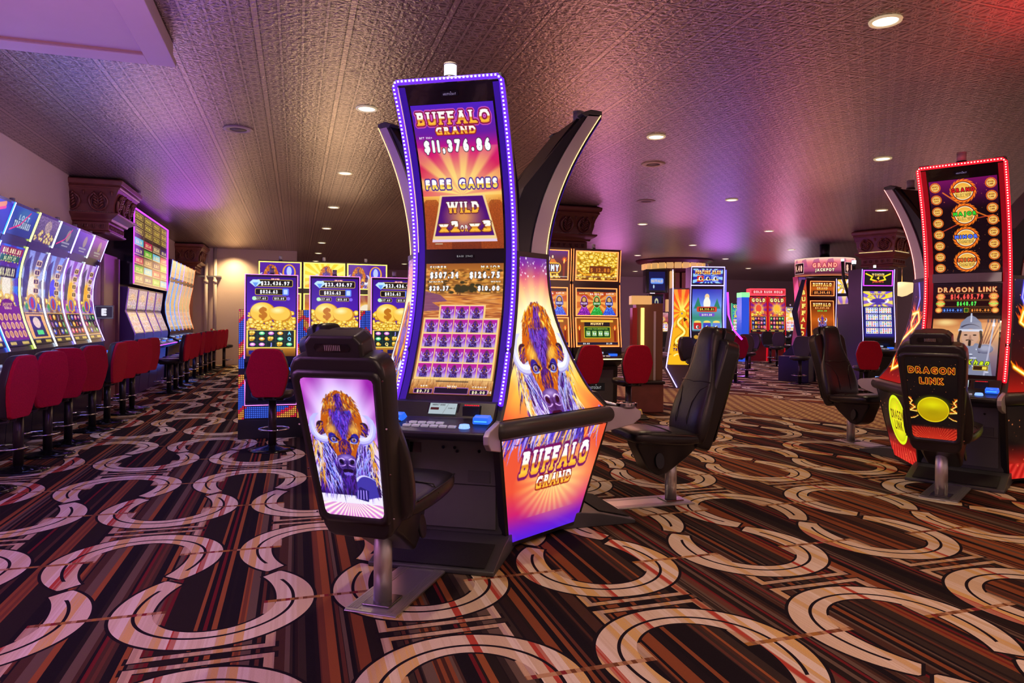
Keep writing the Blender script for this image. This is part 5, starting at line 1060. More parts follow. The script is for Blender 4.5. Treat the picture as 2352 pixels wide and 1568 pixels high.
def art_Atop(i):
    c = [(.1, .1, .5), (.05, .2, .45), (.3, .25, .3), (.08, .18, .2), (.2, .15, .4), (.3, .15, .35)][i]; A = Art(1.9, 84, c); A.vgrad([(0, tuple(k * 1.6 for k in c)), (1, c)])
    if i == 1: A.disc(.95, .3, .5, .3, (.2, .5, .65), .1, .7); A.text('LOST', .95, .35, .2, (.75, .85, .9), bold=3); A.text('TREASURES', .95, .6, .26, (.8, .88, .9), w=1.3, bold=4, out=(.15, .25, .3), ow=4)
    elif i == 0: A.line([(.2, .9), (.7, .3), (1.4, .1)], .10, (1, .6, .1)); A.line([(.3, .95), (.8, .4), (1.5, .2)], .05, (1, .2, .5))
    elif i == 2: coins(A, 30, .1, .6, 1.8, .95, .10, 3); A.disc(1, .35, .3, .25, (.7, .6, .5)); A.noise(.3, 3, 2)
    else: A.disc(1.1, .4, .22, .26, (.6, .55, .35)); A.rect(.6, .68, 1.5, .76, (.6, .6, .6)); A.rect(.7, .82, 1.4, .88, (.6, .6, .6))
    if i in (1, 3): A.line([(.15, .85), (.8, .6), (1.3, .1)], .03, (1, .15, .4))
    return A
EA = [(L_BLU, L_BLU), (L_LAV, L_YEL), (L_YEL, L_WHT), (L_WHT, L_LAV), (L_LAV, L_WHT), (L_WHT, L_LAV)]
for i in range(6):
    y = 7.32 + .71 * i + .355
    d = ['curved slot machine cut by the left picture edge', 'curved blue slot machine with rows of gold ovals, near left', 'curved slot machine with a king on its lower screen', 'curved slot machine with four meters and dark reels, middle of the near left bank', 'curved slot machine with purple lower screen, fifth of the near left bank', 'last curved slot machine before the rose pilaster'][i]
    machine('slot_machine', d, 'slot machine', (-2.70, y, 0), math.pi / 2, .70, profA, -.34, [(1.04, 2.08, .625, art_A(i), 'main_screen', 1.0), (2.18, 2.46, .635, art_Atop(i), 'top_screen', .8)], EA[i], [(1.0, 2.1), (2.16, 2.48)], 'curved machines of the near left bank', (.0, .80, .16), (.12, False), mat('cabinet_blue_black', (.012, .012, .03), .25), L_LAV if i > 0 else L_YEL)
STL = make_stool('casino_stool', .60)
def stool(o, x, y, rz, label, group=None, first=[True]):
    if first[0]: s = STL; first[0] = False
    else: s = copy_tree(STL)
    s.location = (x, y, 0); s.rotation_euler = (0, 0, rz)
    if 'group' in s: del s['group']
    tag(s, label, 'stool', group); return s
ls = [(6.28, 80), (7.045, 68), (7.79, 46), (8.43, 62), (9.33, 80), (10.01, 64), (10.84, 66), (11.42, 74)]
for i, (y, a) in enumerate(ls):
    stool(None, -2.31, y, D(a), ['red-backed stool cut by the left picture edge', 'nearest whole red-backed stool at the near left bank', 'second whole red-backed stool at the near left bank, turned away from the camera', 'third whole red-backed stool at the near left bank', 'fourth whole red-backed stool at the near left bank, its grey seat showing', 'fifth whole red-backed stool along the left wall', 'red-backed stool beside the rose pilaster, nearer one', 'red-backed stool beside the rose pilaster, farther one'][i], 'stools along the left wall')
# bank B: flat folded screens under a big meter sign
profB = [(0, -.08), (.7, -.04), (1.0, .0), (1.07, .0), (1.25, -.07), (1.44, -.14), (1.46, -.145), (1.86, -.10)]
for i in range(4):
    y = 12.98 + .80 * i + .40
    A1 = art_reels(.85, 90, 40 + i, ((.45, .38, .45), (.6, .5, .55), (.5, .42, .6)), 4, 2, None, .6); A1.a = A1.a * .35 + np.array([.38, .33, .40]); A1.noise(.25, 3, i)
    A2 = art_reels(1.3, 70, 50 + i, ((.5, .45, .5), (.6, .55, .6), (.5, .45, .55)), 5, 3, None, .2); A2.a = A2.a * .35 + np.array([.36, .32, .38]); A2.noise(.3, 3, i)
    machine('slot_machine', 'folded-screen slot machine under the big meter sign, %s from the near end' % ORD[i], 'slot machine', (-2.60, y, 0), math.pi / 2, .78, profB, -.44, [(1.08, 1.43, .68, A2, 'lower_screen', .9), (1.48, 1.83, .68, A1, 'upper_screen', .9)], (led('dim_violet', (.25, .05, .6), .9), None), [(1.05, 1.84)], 'machines under the meter sign', (.02, .84, .15), None, mat('cabinet_violet', (.10, .05, .17), .3), L_MAG, .004)
sg = empty('jackpot_sign', (-2.62, 14.55, 1.90)); tag(sg, 'tall sign of four gold meter columns edged in violet light', 'sign')
MB().box(-.42, 0, -1.60, 1.60, 0, 1.30).build('sign_box', BLKG, sg, .005)
A = Art(3.1 / 1.26, 260, (.10, .07, .03)); rs = random.Random(4); cw = A.asp / 4
for c in range(4):
    x0 = c * cw + .03; x1 = (c + 1) * cw - .03; A.rect(c * cw + .005, .01, (c + 1) * cw - .005, .99, (.32, .24, .12)); A.rect(x0, .02, x1, .98, (.08, .06, .03))
    for k in range(3): yy = .07 + k * .10; A.rect(x0 + .03, yy - .04, x1 - .02, yy + .04, (.8, .7, .3), 1, .02); A.rect(x0 + .05, yy - .03, x1 - .04, yy + .03, (.12, .1, .04), 1, .015); A.text(rs.choice(['MINOR', 'MAJOR', 'GRAND', 'MINI']), (x0 + x1) / 2, yy, .045, (.9, .8, .3), w=cw * .6, bold=3)
    for k in range(5):
        yy = .42 + k * .125; col = [(.3, .75, .85), (.15, .12, .35), (.75, .1, .3), (.3, .7, .15), (.55, .45, .35)][(k + c * 2) % 5]; A.rect(x0, yy - .05, x1, yy + .05, col); A.rect(x0, yy + .045, x1, yy + .055, (.9, .8, .5)); A.text(rs.choice(['$512.40', '$88.16', '$1,204.7', '$26.50']), (x0 + x1) / 2, yy, .05, (1, .9, .6), w=cw * .6, bold=3)
paint('sign_face', lambda U, V: (0 * U + .004, -1.56 + 3.12 * U, 1.28 - 1.26 * V), A, sg, screen_mat(.85))
MB().tube([(.008, -1.59, .02), (.008, -1.59, 1.29), (.008, 1.59, 1.29), (.008, 1.59, .02)], .013, 6).build('light_strip', L_MAG, sg)
# bank C
profC = [(0, -.08), (.7, -.04), (1.0, .0), (1.07, .0), (1.25, -.06), (1.45, -.10), (1.65, -.11), (1.9, -.07), (2.14, -.02), (2.2, -.02), (2.60, .03)]
for i in range(6):
    y = 16.42 + .58 * i + .29
    A1 = art_reels(.5, 120, 60 + i, ((.55, .5, .55), (.8, .75, .65), (.65, .6, .6)), 3, 3, None, .6); A1.a = A1.a * .35 + np.array([.52, .44, .36])  # picture washed toward cream: room reflections painted into the screen colour
    A2 = Art(1.6, 40, (.78, .66, .5)); A2.rect(.1, .7, 1.5, .74, (.6, .5, .4)); A2.noise(.04, 3, i)
    cm = L_BLU if i < 3 else L_ORG
    machine('slot_machine', 'slim curved slot machine with pale screen at the far left, %s from the near end' % ORD[i], 'slot machine', (-2.60, y, 0), math.pi / 2, .57, profC, -.44, [(1.08, 2.12, .47, A1, 'main_screen', .95), (2.23, 2.58, .50, A2, 'top_screen', .9)], (cm, cm), [(1.05, 2.14), (2.2, 2.6)], 'slim machines of the far left bank', (.02, .86, .15), (.15, False), mat('cabinet_blue_black'), cm, .004)
for i, (y, a) in enumerate([(13.65, 84), (14.35, 80), (14.96, 82), (15.75, 86), (16.86, 74), (17.74, 78), (18.5, 82), (19.2, 80), (19.9, 84)]):
    stool(None, -2.17 + .02 * max(0, i - 4), y, D(a), 'red-backed stool in the far left row, %s after the rose pilaster' % ORD[i], 'stools along the left wall')
stool(None, -1.90, 20.55, D(-80), 'dark stool turned sideways in front of the far left wall')
e = empty('letter_sign', (-2.73, 11.592, 1.42)); tag(e, 'small dark sign plate with a white letter E by the rose pilaster', 'sign'); MB().box(-.12, .13, 0, .02, -.10, .10).build('plate', BLKG, e)
A = Art(1.3, 60, (.03, .03, .05)); A.frame(.03, .03, 1.27, .97, (.6, .6, .65), .03, (.03, .03, .05)); A.text('E', .65, .5, .6, (.95, .95, 1), bold=4); paint('plate_face', lambda U, V: (-.115 + .24 * U, 0 * U - .003, .095 - .19 * V), A, e, screen_mat(.9))

# ================================================================== LED-DOTTED MACHINES WITH GOLD SCREENS (facing the camera side, -Y)
def dots(w, h, sd=1, px=18):
    nx, ny = max(2, int(round(w / .0215))), int(round(h / .0215)); A = Art(nx / ny, ny * 6, (.02, .02, .08)); rs = random.Random(sd); ph = rs.random() * 6
    for j in range(ny):
        for i in range(nx):
            v = math.sin(j * .33 + i * .5 * math.sin(ph) + ph); c = (.12, .30, 1) if v < .25 else (1, .06, .18) if v < .8 else (1, .55, .15)
            A.disc((i + .5) / ny, (j + .5) / ny, .62 / ny, None, tuple(k * .45 for k in c), .25 / ny, .9); A.disc((i + .5) / ny, (j + .5) / ny, .28 / ny, None, tuple(min(1, k + .18) for k in c))
    return A
for i in range(3):
    x = -.548 + .69 * i + .2785; w = .557; Y0 = 8.2
    t = machine('slot_machine', ['slot machine with gold hoard screen and red-blue LED dots, left of three', 'slot machine with gold hoard screen and red-blue LED dots, middle of three', 'slot machine with gold hoard screen half hidden by the violet machine'][i], 'slot machine', (x, Y0, 0), 0, w, [(.0, -.10), (.2, -.10), (.36, -.10), (.72, -.06), (.86, .0), (.90, .0), (1.835, -.03)], -.45, [(.925, 1.81, .52, art_gold(300, 3 + i), 'main_screen', 1.05)], None, None, 'gold screen machines with LED dots', (.0, .74, .16), (.12, False), None, None)
    MB().tube([(-w / 2, -.008, .90), (-w / 2, .02, 1.838), (w / 2, .02, 1.838), (w / 2, -.008, .90)], .006, 6).build('light_strip', L_PINK, t)
    MB().box(-w / 2 - .066, w / 2 + .066, .04, .44, 0, .21).build('plinth', BLK, t, .004)
    for sgn in (-1, 1):
        xc = sgn * (w / 2 + .034); MB().box(xc - .031, xc + .031, .045, .40, .21, 1.448).build('side_column', BLK, t)
        paint('dot_panel', lambda U, V, xc=xc: (xc - .031 + .062 * U, 0 * U + .043, 1.446 - .66 * V), dots(.062, .66, i * 3 + sgn), t, screen_mat(1.3)); paint('dot_panel', lambda U, V, xc=xc: (xc - .031 + .062 * U, 0 * U + .043, .72 - .50 * V), dots(.062, .50, i * 5 + sgn), t, screen_mat(1.3))
    paint('dot_panel', lambda U, V: (-w / 2 + .003 + (w - .006) * U, 0 * U + .043, .36 - .13 * V), dots(w - .006, .13, i + 9), t, screen_mat(1.3))
    MB().box(-w / 2, w / 2, .05, .11, .2, .40).build('kick_panel', BLK, t); MB().tube([(-w / 2 + .004, .04, .70), (-w / 2 + .004, .04, .375), (w / 2 - .004, .04, .375), (w / 2 - .004, .04, .70)], .005, 6).build('trim_light', L_PINK, t)
stool(None, -.23, 7.53, D(-8), 'red-backed stool in front of the left gold hoard machine')
for i in range(3):
    x = -.51 + .615 * i + .28
    machine('slot_machine', ['slot machine topped by a yellow-framed bison screen, left of three at the back', 'slot machine topped by a yellow-framed bison screen, middle of three at the back', 'slot machine topped by a yellow-framed bison screen, right of three at the back'][i], 'slot machine', (x, 10.5, 0), 0, .60, [(0, -.05), (.8, 0), (1.74, 0), (1.76, .0), (2.18, .0)], -.45, [(1.80, 2.15, .545, art_bison_top(i), 'top_screen', 1.0, L_GOLD), (.95, 1.70, .545, art_reels(.73, 120, 80 + i, ((.3, .1, .5), (.9, .6, .2), (.8, .4, .1))), 'main_screen', 1.0, L_GOLD)], None, None, 'yellow framed machines at the back', (.0, .78, .16), (.2, False))

# ================================================================== COIN-SCREEN PAIR IN THE MIDDLE
BR = mat('brown_cabinet', (.05, .03, .02), .35)
profM = [(0, -.12), (.70, -.10), (.78, .0), (.93, .02), (.97, .02), (1.38, -.03), (1.42, -.035), (1.86, -.05), (1.88, -.05), (2.36, -.02)]
for i, x in enumerate((3.28, 4.035)):
    t = machine('slot_machine', ['orange-framed machine with mummy lettering, partly behind the bison panel', 'orange-framed machine with gold coins on its top screen'][i], 'slot machine', (x, 8.93, 0), 0, .735, profM, -.5, [(1.925, 2.315, .615, art_mummy('top1' if i else 'top2', 150), 'top_screen', 1.0, L_ORG), (1.43, 1.80, .60, art_mummy('mid', 150), 'upper_screen', 1.0, L_ORG), (1.00, 1.385, .62, art_mummy('low', 150), 'lower_screen', 1.0, L_ORG)], (L_ORG, L_ORG), [(.98, 1.86), (1.9, 2.35)], 'orange framed coin machines', (.0, .83, .12), (.15, False), None, L_AMB)
    A = Art(3, 60, (.06, .07, .08)); A.text('ARISTOCRAT', 1.5, .6, .34, (.9, .9, .9), w=2, bold=1); A.disc(1.75, .25, .06, None, (.9, .9, .9))
    MB().box(-.30, .30, -.0 + .09, .12, .12, .66).build('belly_door', DGR, t, .01); paint('maker_badge', lambda U, V: (-.16 + .32 * U, 0 * U + .086, .47 - .11 * V), A, t, screen_mat(.6))
stool(None, 4.12, 8.13, D(-4), 'red-backed stool in front of the gold coin machine'); stool(None, 3.42, 8.2, D(12), 'red-backed stool peeking out behind the bison panel edge')
wd = empty('wood_divider', (5.02, 9.35, 0), D(-17)); tag(wd, 'wood and brass divider post with a lit yellow tube beside the coin machines', 'divider')
MB().box(-.24, .24, -.16, .25, 0, .42).build('base', WOOD, wd, .01); MB().box(-.26, .26, -.2, .28, .42, .47).build('ledge', LEA, wd, .02); MB().box(-.16, .24, -.08, .2, .47, 1.62).build('post', mat('bronze_post', (.22, .12, .07), .35, .6), wd, .006)
MB().box(-.22, -.15, -.10, .1, .47, 1.55).build('red_strip', mat('red_lacquer', (.5, .02, .02), .3), wd); MB().cyl(-.07, -.105, .5, 1.55, .026).build('lit_tube', mat('lit_brass_tube', (.9, .6, .2), .3, emit=1.4, ecol=(1, .62, .15)), wd); MB().box(-.24, .06, -.14, .1, 1.60, 1.73).build('lit_block', mat('lit_onyx', (.8, .55, .25), .4, emit=.42, ecol=(1, .58, .18)), wd, .006); MB().box(.10, .13, -.1, .1, .47, 1.5).build('fluting', SIL, wd)
br = empty('leaflet_stand', (4.50, 8.62, 0)); tag(br, 'low black leaflet stand with a yellow leaflet on the carpet', 'leaflet stand'); MB().prismx([(-.14, 0), (.14, 0), (.14, .10), (-.14, .02)], -.22, .12).build('base', BLK, br, .004)
A = Art(1.3, 40, (.85, .65, .15)); A.vgrad([(0, (.95, .8, .2)), (1, (.7, .4, .3))]); A.disc(.6, .4, .25, .2, (.95, .9, .5)); paint('leaflet', lambda U, V: (-.02 + .17 * U - .06 * V, .12 - .17 * V + .04 * U, .112 - .05 * V), A, br, screen_mat(.5))

# ================================================================== FAR RIGHT HALL
def art_dragon_panel():
    A = Art(.30, 240, (.9, .5, .1)); A.vgrad([(0, (.75, .1, .25)), (.12, (.95, .25, .1)), (.35, (1, .65, .1)), (1, (.98, .72, .12))]); A.rays(.15, .3, 12, (1, .8, .2), (.95, .35, .1), y1=.5, al=.7)
    pts = [(.20 * 1 - .05 + .07 * math.sin(k * .55), .25 + k * .022) for k in range(24)]; A.line(pts, .035, (.75, .48, .03)); A.line(pts, .022, (1, .85, .25)); A.line(pts, .008, (1, .97, .7))
    for k in range(10): A.curve((.14, .30), (.10 + .02 * k, .18), (.03 + .03 * k, .10 + .01 * (k % 3)), .008, (1, .9, .4))
    A.disc(.17, .33, .07, .045, (.95, .72, .1)); A.disc(.16, .32, .012, .012, (.2, .3, .8)); A.poly([(.19, .37), (.27, .40), (.20, .43)], (.25, .1, .02)); A.text('DOUBLE', .15, .74, .035, (.3, .1, .02), w=.2, bold=2); A.text('TRIPLE', .15, .80, .04, (.15, .1, .4), w=.2, bold=3); A.curve((.08, .88), (.15, .82), (.22, .92), .01, (1, .95, .6)); return A
def art_bags(top):
    if top:
        A = Art(2.0, 70, (.1, .15, .6)); A.rays(1, .55, 14, (.6, .85, 1), (.1, .15, .65), al=.9); A.text('FORTUNE BAGS', 1, .24, .28, None, w=1.7, bold=4, grad=GOLD, out=(.5, .1, .1), ow=5)
        for x, c in ((.5, (.8, .15, .12)), (1, (.15, .2, .75)), (1.5, (.45, .55, .9))): A.rect(x - .22, .48, x + .22, .9, c, 1, .03); A.rect(x - .22, .72, x + .22, .80, (.95, .8, .3)); A.disc(x, .68, .12, .14, (.95, .95, .95)); A.disc(x + .03, .68, .06, .10, (.1, .1, .1))
        return A
    A = Art(.50, 230, (.2, .3, .8)); A.vgrad([(0, (.15, .2, .7)), (.25, (.45, .6, .95)), (.45, (.2, .55, .45)), (.62, (.5, .8, .9)), (.66, (.1, .08, .12)), (1, (.12, .1, .2))]); A.poly([(.03, .3), (.1, .12), (.16, .3)], (.15, .5, .4)); A.poly([(.36, .3), (.42, .14), (.48, .3)], (.15, .5, .4)); A.disc(.25, .12, .04, .05, (.95, .8, .6)); A.disc(.25, .22, .06, .10, (.95, .95, .9))
    A.rect(.08, .27, .42, .35, (.85, .25, .15), 1, .02); A.rect(.12, .285, .38, .335, (.08, .05, .03)); A.text('$8,335.52', .25, .31, .035, (1, .85, .3), w=.24, bold=3); A.rect(.12, .37, .38, .42, (.45, .3, .8), 1, .015); A.text('$504.88', .25, .395, .028, (1, 1, .8), bold=3)
    for x, c in ((.09, (.75, .15, .15)), (.25, (.2, .25, .75)), (.41, (.35, .5, .85))): A.disc(x, .51, .06, .025, (.95, .85, .4)); A.rect(x - .065, .52, x + .065, .62, c, 1, .015); A.disc(x, .585, .025, None, (1, 1, 1)); A.disc(x + .008, .585, .012, .02, (.1, .1, .1))
    A.text('FORTUNE BAGS', .25, .70, .04, None, w=.3, bold=3, grad=GOLD, out=(.5, .1, .3), ow=3); A.disc(.25, .76, .08, .03, (.3, .3, .9)); A.disc(.06, .74, .04, .03, (.8, .6, .2)); A.disc(.44, .74, .04, .03, (.8, .6, .2)); return A
RZ0 = -YAW
t = machine('slot_machine', 'tall violet-edged slot machine with red and blue bags on its top screen', 'slot machine', (7.93, 12.18, 0), RZ0, .68, [(0, -.1), (.5, -.05), (.62, .08), (.68, .05), (1.2, -.05), (1.6, -.08), (2.03, -.05), (2.09, -.04), (2.46, 0)], -.45, [(.70, 2.01, .60, art_bags(False), 'main_screen', 1.05), (2.13, 2.42, .60, art_bags(True), 'top_screen', 1.1)], (L_LAV, L_LAV), [(.7, 2.46)], None, None, (.1, False))
MB().tube([(-.33, -.03, 2.455), (.33, -.03, 2.455)], .009, 6).tube([(-.33, .02, 2.085), (.33, .02, 2.085)], .009, 6).build('cross_light', L_LAV, t); MB().box(.34, .37, -.02, .4, .3, 2.40).build('side_glow', mat('led_violet_soft', (.02, .02, .05), .3, emit=1.5, ecol=(.1, .1, 1)), t); MB().tube([(.40, .0, 1.95), (.42, .0, 1.5), (.50, -.05, 1.2), (.66, -.12, 1.0)], .02, 6).build('curved_light', L_MAG, t)
dp = empty('dragon_panel', (7.42, 12.36, 0), RZ0); tag(dp, 'glowing yellow dragon panel edged in blue left of the bags machine', 'illuminated panel')
def dpx(z): return np.interp(z, [0, .42, 1.3, 2.03], [-.06, -.29, -.165, -.165])
paint('dragon_picture', lambda U, V: ((lambda z: (dpx(z) + .02 + (.145 - dpx(z)) * U))(2.0 - 1.52 * V), 0 * U - .02, 2.0 - 1.52 * V), art_dragon_panel(), dp, screen_mat(1.1))
bk = MB(); bk.loft([[(float(dpx(z)), -.01, z), (.165, -.01, z), (.165, .35, z), (float(dpx(z)), .35, z)] for z in (0, .2, .42, .9, 1.3, 2.03)], smooth=False); bk.build('panel_body', mat('cabinet_grey', (.2, .18, .2), .4), dp); MB().tube([(float(dpx(z)), -.02, z) for z in (.02, .2, .42, .9, 1.3, 2.03)] + [(-.165, -.0, 2.40)], .010, 6).build('edge_light', L_LAV, dp)
wg = MB().prismx([(-.02, .72), (.3, .72), (.3, .60), (-.02, .66)], -.62, -.17).build('side_shelf', LSIL, dp, .01)
# round bar column with lit blocks and screens
u22 = lambda px, d: ((px - 1176) / 1590 * d * math.cos(YAW) + d * math.sin(YAW), -(px - 1176) / 1590 * d * math.sin(YAW) + d * math.cos(YAW))
cx_, cy_ = u22(1548, 22.6); rc = empty('round_column', (cx_, cy_, 0), RZ0); tag(rc, 'round casino column with lit yellow blocks and small screens in the back hall', 'column')
MB().lathe(0, 0, [(1.0, 0), (1.0, .4), (.62, .5), (.62, 2.9), (.9, 3.0), (1.0, 3.05), (.85, 3.12), (1.2, 3.25), (1.25, CEIL - .01)], 32).build('shaft', mat('mahogany_dark'), rc)
ONY = mat('lit_onyx')
for k in range(14):
    a = math.pi + k * math.pi / 13; q = MB().box(-.105, .105, -.06, .06, 0, .24).build('lit_block', ONY, rc, .01); q.location = (1.0 * math.cos(a), 1.0 * math.sin(a), 3.02); q.rotation_euler = (0, 0, a + math.pi / 2)
MB().box(-1.12, -.42, -.98, -.5, 2.24, 2.98).build('screen_case', BLKG, rc, .02); A = Art(1, 60, (.05, .08, .3)); A.rect(.1, .35, .9, .65, (.4, .6, 1), 1, .08); A.text('BUFFALO', .5, .5, .16, (.95, .8, .6), w=.7, bold=3); A.disc(.3, .8, .05, .1, (.7, .8, .9)); paint('wall_screen', lambda U, V: (-1.02 + .5 * U, 0 * U - .985, 2.90 - .58 * V), A, rc, screen_mat(1.0))
MB().box(-1.02, -.55, -.98, -.6, 1.72, 2.2).build('small_case', BLKG, rc, .02); A = Art(1, 40, (.05, .06, .2)); A.disc(.5, .5, .2, .35, (.75, .75, .6)); A.disc(.5, .55, .1, .2, (.1, .12, .3)); paint('small_screen', lambda U, V: (-.93 + .3 * U, 0 * U - .985, 2.13 - .36 * V), A, rc, screen_mat(1.0))
for x0, x1, z0, z1 in ((-.30, -.18, 2.0, 2.95), (-.42, -.22, 1.55, 2.05), (-.25, .05, 1.70, 2.0), (-.5, -.44, 1.2, 1.6)): MB().box(x0, x1, -.72, -.6, z0, z1).build('lit_inlay', ONY, rc, .01)
for x0, x1 in ((-.14, .0), (.06, .35)): MB().box(x0, x1, -.74, -.6, 2.0, 2.9).build('bronze_fin', mat('bronze_post'), rc, .01)
MB().box(.45, 1.1, -.95, -.5, 2.2, 2.95).build('screen_case', mat('bronze_post'), rc, .02); A = Art(1.3, 30, (.7, .65, .7)); A.poly([(.3, .9), (.65, .1), (1, .9)], (.9, .9, .95)); paint('wall_screen', lambda U, V: (.62 + .4 * U, 0 * U - .955, 2.72 - .3 * V), A, rc, screen_mat(.9))
def far(label, px, d, w, z0, z1, hue, led_, title=None, top=None, group='slot machines in the back hall', rz=RZ0, sd=1, val=None, zt=None, cab=None, dark=False):
    x, y = u22(px, d); sc = [(z0, z1, w - .07, art_reels((w - .07) / (z1 - z0), 110, sd, hue, 5, 3, title, .55, val, dark), 'main_screen', 1.1)]; P = [(0, -.05), (z0 - .25, -.02), (z0 - .05, .04), (z1 + .03, -.03)]
    if zt: A = Art((w - .07) / (zt - z1 - .09), 60, hue[1]); A.rays(A.asp / 2, .5, 8, hue[2], hue[0]); A.text(top or 'JACKPOT', A.asp / 2, .5, .3, (1, .9, .4), w=A.asp * .7, bold=4, out=(.1, .05, .1), ow=4); sc.append((z1 + .07, zt - .02, w - .07, A, 'top_screen', 1.1)); P += [(z1 + .05, -.03), (zt, -.01)]
    return machine('slot_machine', label, 'slot machine', (x, y, 0), rz, w, P, -.5, sc, (led_, led_), None, group, (.03, z0 - .18, .14), None if cab else (.12, False), cab, None)
W_, Bl, Rd, Pu, Gn, Yl = (.95, .9, .95), (.15, .3, .9), (.85, .12, .12), (.4, .15, .7), (.15, .6, .35), (1, .75, .2)
far('green-edged slot machine left of the dragon panel in the back hall', 1517, 21.2, .54, 1.02, 1.62, (W_, (.7, .3, .35), (.5, .2, .2)), L_GRN, zt=None, sd=71)
far('narrow green-edged slot machine right of the lit brass tube', 1480, 20.5, .42, 1.0, 1.72, (W_, Bl, (.3, .5, .9)), L_CYN, sd=72)
far('slot machine with green light header far behind the bags machine', 1694, 25, .42, 1.0, 2.0, (Gn, (.3, .75, .6), Bl), L_GRN, 'GOLD', sd=73)
for k, px in enumerate((1742, 1784)): far(['left of the twin red slot machines under one red header', 'right of the twin red slot machines under one red header'][k], px, 24, .62, 1.02, 2.22, (Rd, (.45, .1, .55), (.95, .4, .1)), L_RED, 'GOLD', group='twin red machines', sd=74 + k, cab=mat('cabinet_red', (.3, .01, .02), .3), dark=True)
x, y = u22(1763, 24.1); hd = empty('header_sign', (x, y, 2.285), RZ0); tag(hd, 'glowing red header sign over the twin red machines', 'sign'); MB().box(-.62, .62, -.02, .4, 0, .24).build('sign_box', mat('led_red_soft', (.3, .0, .0), .4, emit=1.2, ecol=(1, .05, .08)), hd, .02); A = Art(8, 24, (.75, .15, .2)); A.text('GOLD RUSH HOLD', 4, .5, .7, (1, .8, .8), w=7, bold=3); paint('sign_face', lambda U, V: (-.58 + 1.16 * U, 0 * U - .025, .18 - .12 * V), A, hd, screen_mat(1.2))
x, y = u22(1712, 23.6); bc = empty('end_cabinet', (x, y, 0), RZ0); tag(bc, 'blue end cabinet with green top beside the twin red machines', 'cabinet'); MB().box(-.13, .12, 0, .5, 0, 2.2).build('body', mat('blue_glow_cab', (.02, .05, .3), .3, emit=.5, ecol=(.03, .12, 1)), bc); MB().box(-.14, .13, -.02, .5, 2.2, 2.36).build('green_top', mat('led_green_soft', (.05, .5, .1), .3, emit=1.3, ecol=(.2, 1, .25)), bc)
far('slot machine with yellow hat picture right of the twin red machines', 1818, 25, .48, 1.0, 1.9, (Bl, Yl, W_), L_CYN, 'WIN', sd=78)
# drum sign and the machines below it
x, y = u22(1893, 17.6); dr = empty('drum_sign', (x, y, 2.50), -.72); tag(dr, 'round drum sign reading GRAND JACKPOT hanging over the back machines', 'sign')
MB().lathe(0, 0, [(.0, 0), (.70, 0), (.70, .46), (.0, .46)], 48).build('drum', BLK, dr)
MB().cyl(0, 0, .46, CEIL - 2.503, .12).build('hanger', BLK, dr)
A = Art(2.2 / .46, 110, (.75, .35, .4)); A.vgrad([(0, (1, .85, .75)), (.25, (.9, .45, .5)), (.7, (.6, .25, .4)), (.85, (.3, .1, .2)), (1, (.85, .5, .3))])
for k in range(7): A.poly([(.3 + k * .7, .5), (.45 + k * .7, .1), (.7 + k * .7, .05), (.8 + k * .7, .5)], (.55, .2, .45), .5)
A.text('GRAND', 2.39, .42, .26, (1, .62, .55), w=1.25, bold=4, out=(.6, .1, .15), ow=4); A.text('JACKPOT', 2.39, .68, .17, (1, 1, .8), w=.95, bold=3, out=(.2, .2, .1), ow=3)
A.frame(.35, .25, 1.25, .85, (1, .9, .85), .02, (.12, .02, .05)); A.text('9.40', .8, .55, .36, (1, .75, .65), w=.7, bold=5); A.frame(3.45, .25, 4.5, .85, (1, .9, .85), .02, (.12, .02, .05)); A.text('$ 11,3', 3.98, .55, .36, (1, .75, .65), w=.9, bold=5)
paint('drum_face', lambda U, V: (.705 * np.sin((U - .5) * 3.13), -.705 * np.cos((U - .5) * 3.13), .455 - .45 * V), A, dr, screen_mat(1.1))
def art_gr(top):
    A = Art(1.45 if top else .62, 90 if top else 200, (.3, .1, .03)); A.vgrad([(0, (.3, .1, .02)), (.5, (.75, .35, .08)), (1, (.35, .12, .02))])
    if top: A.text('BUFFALO', .72, .22, .24, None, w=1.2, bold=4, slab=True, grad=GOLD); A.text('GRAND', .72, .5, .16, None, w=.7, bold=3, grad=GOLD); A.rect(.15, .66, 1.3, .92, (.05, .02, .02)); A.text('$11,349.40', .72, .79, .2, (1, .6, .3), w=1.0, bold=4)
    else: A.text('BUFFALO', .31, .10, .09, None, w=.5, bold=4, slab=True, grad=GOLD); A.text('$11,349.40', .31, .19, .05, (1, .7, .4), bold=3); A.text('$821.40', .31, .27, .045, (.4, .9, .3), bold=3); bison(A, .31, .50, .26, .9, 9, .6); A.vgrad([(0, (.4, .15, .03)), (1, (.8, .45, .1))], y0=.80); A.text('BUFFALO', .31, .88, .09, None, w=.5, bold=4, slab=True, grad=GOLD)
    return A
x, y = u22(1888, 17.0); t = machine('slot_machine', 'orange-framed bison slot machine under the GRAND JACKPOT drum', 'slot machine', (x, y, 0), RZ0, .76, [(0, -.1), (.8, 0), (1.0, .05), (1.9, -.03), (1.96, -.02), (2.45, 0)], -.4, [(1.0, 1.88, .54, art_gr(False), 'main_screen', 1.1, L_ORG), (2.02, 2.36, .56, art_gr(True), 'top_screen', 1.1, L_ORG)], None, None, None, (.05, .8, .14), None, mat('cabinet_red_black', (.05, .01, .015), .25))
vp = empty('letter_pylon', (*u22(1843, 16.7), 0), RZ0); tag(vp, 'curved red panel with upright gold letters left of the drum machine', 'illuminated panel')
A = Art(.10, 260, (.6, .08, .05)); A.vgrad([(0, (.3, .2, .5)), (.15, (.75, .3, .15)), (1, (.6, .08, .05))])
for k, ch in enumerate('BUFFALO'): A.text(ch, .05, .24 + k * .11, .075, (1, .85, .4), w=.06, bold=3, slab=True, out=(.4, .05, .02), ow=3)
vx = lambda z: .06 * np.cos((z - 1.7) * 1.9) - .03
